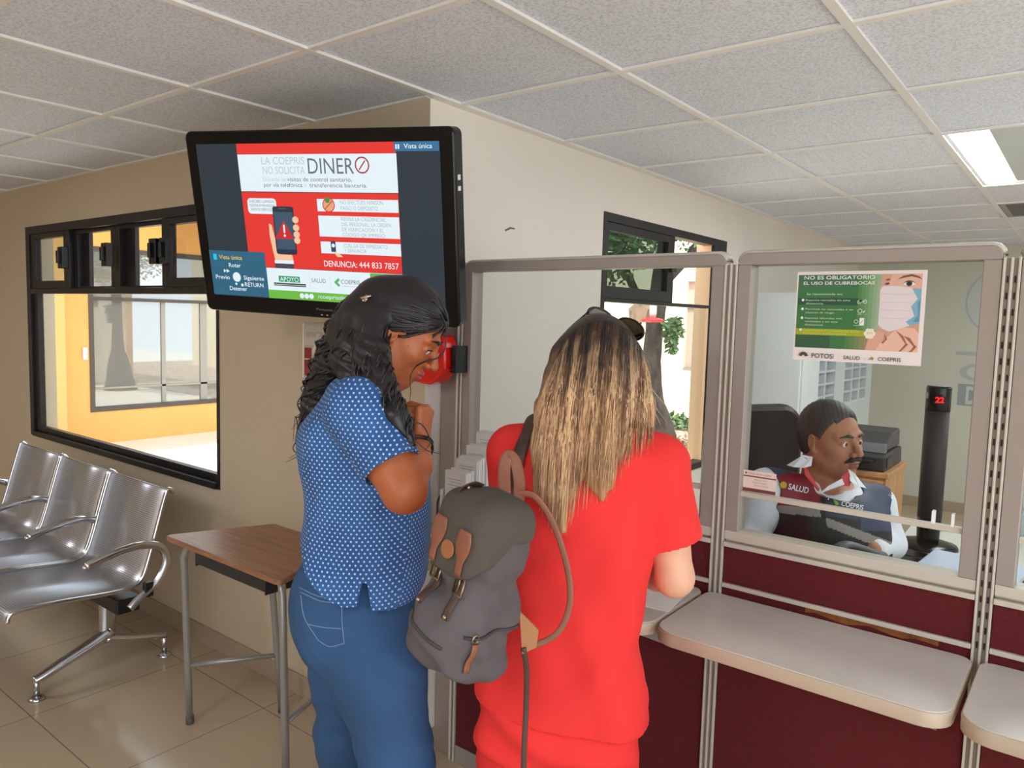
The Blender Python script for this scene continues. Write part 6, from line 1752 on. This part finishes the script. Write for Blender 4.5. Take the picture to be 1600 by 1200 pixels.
# pocket seams and zips
zp = mat('zip tape', (62, 56, 56), .7)
mb = MB(); mb.tube([onfront(x, -.075 - .25 * (x + .06), .001) for x in np.linspace(-.066, .045, 14)], .0034, 6); wpart(mb, 'front_zip', zp, bp)
mb = MB(); mb.tube([onside(y, -.062 + .15 * y, .001) for y in np.linspace(-.055, .06, 14)], .0034, 6); wpart(mb, 'side_zip', zp, bp)
mb = MB(); q = [onside(-.040, z, .004) for z in np.linspace(-.075, -.13, 8)]; mb.tube(q, .0075, 10, flat=.3, up=bl(1, 0, 0) - bl(0, 0, 0)); wpart(mb, 'zip_puller', lea, bp)
mb = MB(); c = onside(-.042, -.066, .006); mb.tube([c + (bl(0, math.cos(a), math.sin(a)) - bl(0, 0, 0)) * .007 for a in np.linspace(0, 2 * PI, 14)], .0016, 6); wpart(mb, 'puller_ring', brass, bp)
# handle, shoulder straps and loose ends
strapline('grab_handle', [bl(-.02, .05, .145), at(788, 735, 1.43), at(794, 712, 1.44), at(806, 722, 1.44), at(812, 760, 1.42), at(806, 800, 1.38)], .0125, lea, up=fh)
tb2 = bvh_of(topo)
sp = [bl(.0, .06, .135), at(799, 776, 1.47)] + [p for p in (hit(tb2, x, y, .010, None) for x, y in ((803, 750), (808, 722), (815, 698), (824, 678))) if p is not None]
top_ = sp[-1]
for k in range(1, 6):
    q = top_ + G2 * (.035 * k) + R2 * (.006 * k)
    r = tb2.ray_cast(q + UP * .25, -UP) if k < 4 else tb2.ray_cast(q + G2 * .4 - UP * (.05 * (k - 3)), -G2)
    if r[0] is not None: sp.append(r[0] + (UP if k < 4 else G2) * .010)
strapline('shoulder_strap', sp, .017, lead, up=UP * .6 - G2)
strapline('loose_strap', [at(806, 772, 1.41), at(836, 776, 1.40), at(866, 822, 1.40), at(887, 890, 1.40), at(890, 945, 1.40), at(872, 988, 1.40), at(836, 1008, 1.40), at(816, 1008, 1.40)], .0062, lea, up=fh)
strapline('side_strap', [at(803, 830, 1.335), at(798, 850, 1.325), at(803, 872, 1.33), at(808, 896, 1.34)], .006, lea, up=fh)
mb = MB(); P3 = [at(812, 955, 1.39), at(842, 985, 1.39), at(838, 1012, 1.385), at(816, 1022, 1.38)]; tk = fh * .006
mb.add(P3 + [p + tk for p in P3], [(3, 2, 1, 0), (4, 5, 6, 7), (0, 1, 5, 4), (1, 2, 6, 5), (2, 3, 7, 6), (3, 0, 4, 7)], False); wpart(mb, 'strap_anchor', mat('ochre leather', (168, 108, 52), .5), bp)
strapline('hanging_end', [at(818, 1012, 1.38), at(823, 1050, 1.39), at(822, 1110, 1.40), at(819, 1170, 1.40), at(818, 1240, 1.40)], .0055, lead, up=fh)
strapline('flap_ring_strap', [at(712, 778, 1.33), at(720, 764, 1.33), at(738, 756, 1.35), at(752, 760, 1.37)], .0085, lead, up=UP)
mb = MB(); mb.ball(at(732, 762, 1.335), .004, 10, 8); wpart(mb, 'strap_stud', brass, bp)

# ================================================================== man seated behind the counter glass
D3 = 2.26
B3 = V((.867, -.459, 0)).normalized(); L3 = V((.459, .867, 0)).normalized()
r0 = at(1295, 850, D3)
mp_ = thing('person', 'man with moustache in a maroon and black vest seated behind the glass', 'person', (r0.x, r0.y, 0))
SK3 = skin_mat('brown skin', (180, 122, 94)); LIP3 = mat('brown lips', (142, 84, 70), .45)
f3 = (rh * .40 - fh * .91 - UP * .0).normalized()
h3 = Head(at(1299, 687, D3), f3, UP * .995 + f3 * .03 - rh * .05, .925, True)
nt3, nb3 = at(1288, 750, 2.30), at(1273, 785, 2.28)
s3R, s3L = at(1200, 764, 2.21), at(1368, 790, 2.32)
e3R, w3R = at(1174, 838, 2.24), V((-.775, 1.995, .893))
e3L, w3L = at(1389, 848, 2.30), V((-.47, 2.29, .91))
t3 = rows([(765, 1222, 1352, .085), (790, 1212, 1372, .11), (830, 1212, 1380, .125), (880, 1216, 1368, .125), (960, 1212, 1366, .13), (1040, 1210, 1370, .13)], D3)
t3 = [(a, b, c, e, d) for a, b, c, d, e in t3]
zs3 = .52
hp3 = [V((r0.x, r0.y, zs3)) - B3 * .02 + L3 * s * .09 for s in (-1, 1)]
kn3 = [hp3[i] + B3 * .37 + L3 * s * .05 + V((0, 0, .01)) for i, s in enumerate((-1, 1))]
an3 = [kn3[i] + B3 * .02 + V((0, 0, -.44)) for i in (0, 1)]
L3n, B3n = A3(L3), A3(B3)
def body3(P):
    d = smin(h3.sdf(P), chain(P, [h3.w(-.03, 0, -.06), nt3, nb3], [.060, .062, .070], .02), .025)
    b = zloft(P, t3, L3, B3, 2.4, .03)
    for s in (s3R, s3L): b = smin(b, chain(P, [nb3, s], [.06, .055], .02), .04)
    d = smin(d, b, .025)
    for s, e, w, th in ((s3R, e3R, w3R, -1), (s3L, e3L, w3L, 1)):
        a = chain(P, [s, e], [.052, .042], .02); a = smin(a, chain(P, [e, w], [.042, .028], .015), .018); d = smin(d, a, .02)
    d = smin(d, hand(P, w3R, V((.38, .0, -.02)), V((0, 0, -1)), 1.0, .30, .1, -1), .012)
    d = smin(d, hand(P, w3L, V((-.36, -.12, -.04)), V((0, 0, -1)), 1.0, .35, .1, 1), .012)
    for i in (0, 1):
        l = chain(P, [hp3[i], kn3[i]], [.085, .062], .03); l = smin(l, chain(P, [kn3[i], an3[i], V((an3[i].x, an3[i].y, .05))], [.06, .04, .036], .02), .03); d = smin(d, l, .03)
    return d
def paint3(c):
    Q = h3.loc(c); return ((Q[:, 2] < -.0575) & (Q[:, 2] > -.077) & (np.abs(Q[:, 1]) < .021) & (Q[:, 0] > .0895)).astype(int)
lo, hi = bounds([h3.w(0, 0, .12), h3.w(.12, 0, 0), s3R, s3L, e3R, e3L, w3R, w3L] + hp3 + kn3 + an3, .11); lo[2] = .012
body = blob('body', body3, lo, hi, .0029, [SK3, LIP3], mp_, paint=paint3)
h3.eyes(body, (44, 28, 20))
for e in body.children: e.matrix_parent_inverse = Matrix.Identity(4)
GH = curl_mat('greying dark hair', (36, 32, 32), (74, 68, 66), .6)
def hair3(P):
    Q = h3.loc(P)
    d = elli(Q, (-.016, 0, .037), (.104, .083, .094)); d = smin(d, elli(Q, (-.03, 0, .0), (.082, .083, .085)), .02)
    d = smax(d, Q[:, 0] - .062 - .30 * (Q[:, 2] - .06), .010)
    d = smax(d, np.where(np.abs(Q[:, 1]) > .045, Q[:, 0] - .022 - .55 * np.maximum(Q[:, 2] - .01, -.02) , Q[:, 0] - .1), .008)
    d = smax(d, -.052 - Q[:, 2] + .35 * np.clip(Q[:, 0] + .04, 0, .2), .008)
    for y in (1, -1): d = smax(d, -elli(Q, (.0, y * .088, -.012), (.026, .03, .036)), .005)
    return (d + .0012 * np.sin(Q @ A3((300, 380, 60)))) * h3.k
lo, hi = bounds([h3.w(0, 0, .12), h3.w(-.1, 0, 0), h3.w(0, .09, 0), h3.w(0, -.09, 0), h3.w(.06, 0, .06), h3.w(-.05, 0, -.07)], .03)
blob('hair', hair3, lo, hi, .0036, GH, mp_, smooth_it=1)
for y in (1, -1):
    mb = h3.brow(y, [(.0985, .012, .024), (.097, .03, .028), (.083, .052, .023)], .0050); o = mb.build('eyebrow', GH, mp_); o.matrix_parent_inverse = mp_.matrix_basis.inverted()
def must(P):
    Q = h3.loc(P); d = None
    for y in (1, -1):
        e = chain(Q, [(.1005, y * .003, -.046), (.098, y * .016, -.0485), (.087, y * .031, -.057)], [.0066, .0074, .0035], .004); d = e if d is None else smin(d, e, .004)
    return (d + .0006 * np.sin(Q @ A3((90, 900, 60)))) * h3.k
lo, hi = bounds([h3.w(.1, .03, -.05), h3.w(.1, -.03, -.05), h3.w(.08, 0, -.06)], .02)
blob('moustache', must, lo, hi, .0022, mat('dark moustache', (40, 32, 30), .7), mp_)
# white shirt, padded vest
SHW = mat('white shirt cotton', (236, 238, 246), .8, bump=.05, bscale=60)
def shirt3(P):
    d = None
    for s, e, w in ((s3R, e3R, w3R), (s3L, e3L, w3L)):
        a = chain(P, [s, e], [.056, .051], .02); a = smin(a, chain(P, [e, e.lerp(w, .9)], [.049, .038], .015), .02)
        d = a if d is None else smin(d, a, .005)
    b = zloft(P, [(a[0], a[1], a[2], a[3] + .006, a[4] + .006) for a in t3], L3, B3, 2.4, .03)
    b = smin(b, chain(P, [nb3, s3R], [.07, .058], .02), .03); b = smin(b, chain(P, [nb3, s3L], [.07, .058], .02), .03)
    b = smax(b, -cone(P, nb3 + B3 * .02, nt3 + B3 * .02, .060, .070), .006)
    v = nb3 + B3 * .10
    b = smax(b, -cone(P, nb3 + B3 * .05 + UP * .02, nb3 + B3 * .125 - UP * .06, .052, .016), .006)
    ring = np.abs(cone(P, nb3 - UP * .01, nt3, .074, .068)) - .0045
    ring = np.maximum(ring, np.maximum(plane(P, nb3 + (nt3 - nb3) * .62, nt3 - nb3), -plane(P, nb3 - (nt3 - nb3) * .2, nt3 - nb3)))
    ring = smax(ring, -cone(P, nb3 + B3 * .06 + UP * .08, nb3 + B3 * .09 - UP * .05, .055, .02), .004)
    d = smin(smin(d, b, .02) + folds(P, 61, .006, 30), ring, .006)
    return d
lo, hi = bounds([s3R, s3L, e3R, e3L, w3R, w3L, nt3, V((r0.x, r0.y, .6)) + L3 * .2, V((r0.x, r0.y, .6)) - L3 * .2, V((r0.x, r0.y, .6)) + B3 * .16], .08); lo[2] = .60
blob('shirt', shirt3, lo, hi, .0045, SHW, mp_, smooth_it=1)
VM = [mat('black quilted vest', (22, 22, 26), .6, bump=.2, bscale=60), mat('maroon vest panel', (134, 24, 42), .55), mat('navy vest panel', (58, 68, 96), .6), mat('grey vest band', (150, 142, 138), .6), mat('dark slate vest panel', (44, 52, 66), .6)]
v3 = [(a[0], a[1], a[2], a[3] + .018, a[4] + .022) for a in t3]
def vest3(P):
    d = zloft(P, v3, L3, B3, 2.5, .03)
    d = smin(d, chain(P, [nb3 - UP * .005, s3R], [.082, .068], .02), .03); d = smin(d, chain(P, [nb3 - UP * .005, s3L], [.082, .068], .02), .03)
    d = smax(d, -cone(P, nb3 + B3 * .03, nt3 + B3 * .03, .070, .085), .006)
    d = smax(d, -cone(P, nb3 + B3 * .06 + UP * .03, nb3 + B3 * .15 - UP * .075, .070, .012), .006)
    for s, e, k in ((s3R, e3R, .052), (s3L, e3L, .012)): d = smax(d, -cone(P, s + (s - nb3).normalized() * k - UP * .015, e + (s - nb3).normalized() * (.05 + k), .074, .09), .006)
    q = (P - A3(nb3)); u = q @ L3n
    return d + .004 * np.sin(P[:, 2] * 75 + 2 * np.sin(u * 14)) * np.clip((nb3.z - .09 - P[:, 2]) / .03, 0, 1) + folds(P, 66, .004, 22)
def paintv(c):
    x, y, d = topx(c); q = c - np.array(nb3); u = q @ np.array(L3); b = q @ np.array(B3)
    ctr = 1286 + .02 * (y - 780)
    m = np.zeros(len(c), int)
    left = x < ctr - 4; right = x > ctr + 4
    lowL = y > 800 + .05 * (x - 1220); m[:] = 0
    m[left & (y < 790 + .06 * (x - 1220))] = 1
    m[left & (y >= 790 + .06 * (x - 1220)) & (y < 802 + .10 * (x - 1220))] = 3
    m[left & (y < 748 - .35 * (x - 1205))] = 2
    m[right & (y < 808 + .12 * (x - 1300))] = 4
    m[right & (x > 1345) & (y < 830)] = 2
    m[right & (y >= 812 + .38 * (x - 1300)) & (y < 826 + .40 * (x - 1300))] = 3
    m[b < -.02] = np.where(q[b < -.02][:, 2] > -.06, 2, 0)
    return m
lo, hi = bounds([s3R, s3L, nb3, V((r0.x, r0.y, .6)) + L3 * .2, V((r0.x, r0.y, .6)) - L3 * .2, V((r0.x, r0.y, .6)) + B3 * .17], .09); lo[2] = .62
vest = blob('vest', vest3, lo, hi, .0042, VM, mp_, smooth_it=1, paint=paintv)
vb = bvh_of(vest)
lettering('vest_lettering', 'SALUD', 1231, 764, 2.10, .0165, -.22, SHW, mp_, vb, .004, .058)
e = hit(vb, 1224, 758, .003, 2.10)
gold = mat('gold print', (206, 166, 52), .6)
mb = MB(); q = (-CW).to_track_quat('Z', 'Y').to_matrix().to_4x4(); mb.lathe([(.0105, 0), (.0105, .0012), (.006, .0016)], seg=20, M=Matrix.Translation(e) @ q); o = mb.build('vest_emblem', gold, mp_); o.matrix_parent_inverse = mp_.matrix_basis.inverted()
lettering('vest_lettering', 'COEPRIS', 1314, 790, 2.08, .0135, -.20, SHW, mp_, vb, .003, .062)
mb = MB(); LF = [(1302, 780), (1308, 783), (1312, 781), (1311, 788), (1306, 790)]; P3 = [hit(vb, x, y, .003, 2.07) for x, y in LF]; mb.add(P3 + [p + CW * .002 for p in P3], [list(range(5))[::-1], list(range(5, 10))] + [[i, (i + 1) % 5, 5 + (i + 1) % 5, 5 + i] for i in range(5)], False); o = mb.build('vest_leaf_emblem', mat('green print', (120, 176, 60), .6), mp_); o.matrix_parent_inverse = mp_.matrix_basis.inverted()
mb = MB(); mb.tube([hit(vb, 1297, 768, .004, 2.06), hit(vb, 1294.5, 780, .004, 2.06)], .0022, 6); o = mb.build('vest_pen', M['paper'], mp_); o.matrix_parent_inverse = mp_.matrix_basis.inverted()
# open shirt collar
RDC = mat('red collar lining', (206, 70, 74), .7)
patch('collar_flap', [(1230, 727, 2.16), (1256, 711, 2.19), (1270, 714, 2.19), (1268, 728, 2.15), (1256, 731, 2.13), (1240, 730, 2.13)], SHW, mp_)
patch('collar_lining', [(1253, 712, 2.190), (1261, 716, 2.180), (1264, 738, 2.150), (1281, 764, 2.115), (1279, 768, 2.115), (1258, 742, 2.135)], RDC, mp_)
patch('collar_flap', [(1280, 772, 2.110), (1294, 760, 2.105), (1316, 748, 2.120), (1320, 757, 2.110), (1300, 764, 2.103)], SHW, mp_)
patch('collar_lining', [(1314, 746, 2.135), (1326, 735, 2.160), (1331, 752, 2.130), (1327, 760, 2.120), (1319, 759, 2.120)], RDC, mp_)
patch('collar_flap', [(1326, 733, 2.170), (1334, 738, 2.160), (1354, 763, 2.145), (1342, 760, 2.130), (1329, 752, 2.125)], SHW, mp_)
# trousers and shoes
DT = mat('dark trousers', (40, 42, 52), .8)
def trou3(P):
    d = zloft(P, [(.46, r0.x - B3.x * .02, r0.y - B3.y * .02, .185, .13), (.60, r0.x, r0.y, .185, .14), (.68, r0.x, r0.y, .18, .14)], L3, B3, 2.4, .03)
    for i in (0, 1):
        l = chain(P, [hp3[i], kn3[i]], [.095, .075], .03); l = smin(l, chain(P, [kn3[i], V((an3[i].x, an3[i].y, .10))], [.074, .055], .02), .03); d = smin(d, smax(l, .05 - P[:, 2], .004), .03)
    return d
lo, hi = bounds(hp3 + kn3 + an3, .14); lo[2] = .04; hi[2] = .70
blob('trousers', trou3, lo, hi, .007, DT, mp_)
for a in an3: shoe('shoe', V((a.x, a.y, .08)), B3, M['black'], M['black'], mp_)
hs = thing('stapler', 'long black stapler with grey top lying on the inner worktop before the seated man', 'stapler', (-.50, 2.09, .823), 0)
hs.location = V((at(1345, 862, 2.04).x, at(1345, 862, 2.04).y, .823))
# office things on the inner worktop that show above the sill
sx = (rh * .92 + fh * .38).normalized(); hs.rotation_euler = (0, 0, math.atan2(sx.y, sx.x))
mb = MB(); mb.prism(rrect(-.075, .075, -.018, .018, .012), 0, .012); mb.box(-.07, -.04, -.014, .014, .012, .105); lpart(mb, 'stapler_base', M['black'], hs, .004)
mb = MB(); mb.tube(bez([(-.085, 0, .128), (-.05, 0, .136), (.0, 0, .122), (.05, 0, .104), (.085, 0, .094)], 5), .018, 12, flat=.5, up=(0, 0, 1)); lpart(mb, 'stapler_handle', mat('grey rubber top', (96, 96, 104), .5), hs)
mb = MB(); mb.tube(bez([(-.08, 0, .112), (-.05, 0, .118), (.0, 0, .104), (.05, 0, .086), (.082, 0, .076)], 5), .014, 12, flat=.6, up=(0, 0, 1)); lpart(mb, 'stapler_jaw', M['black'], hs)
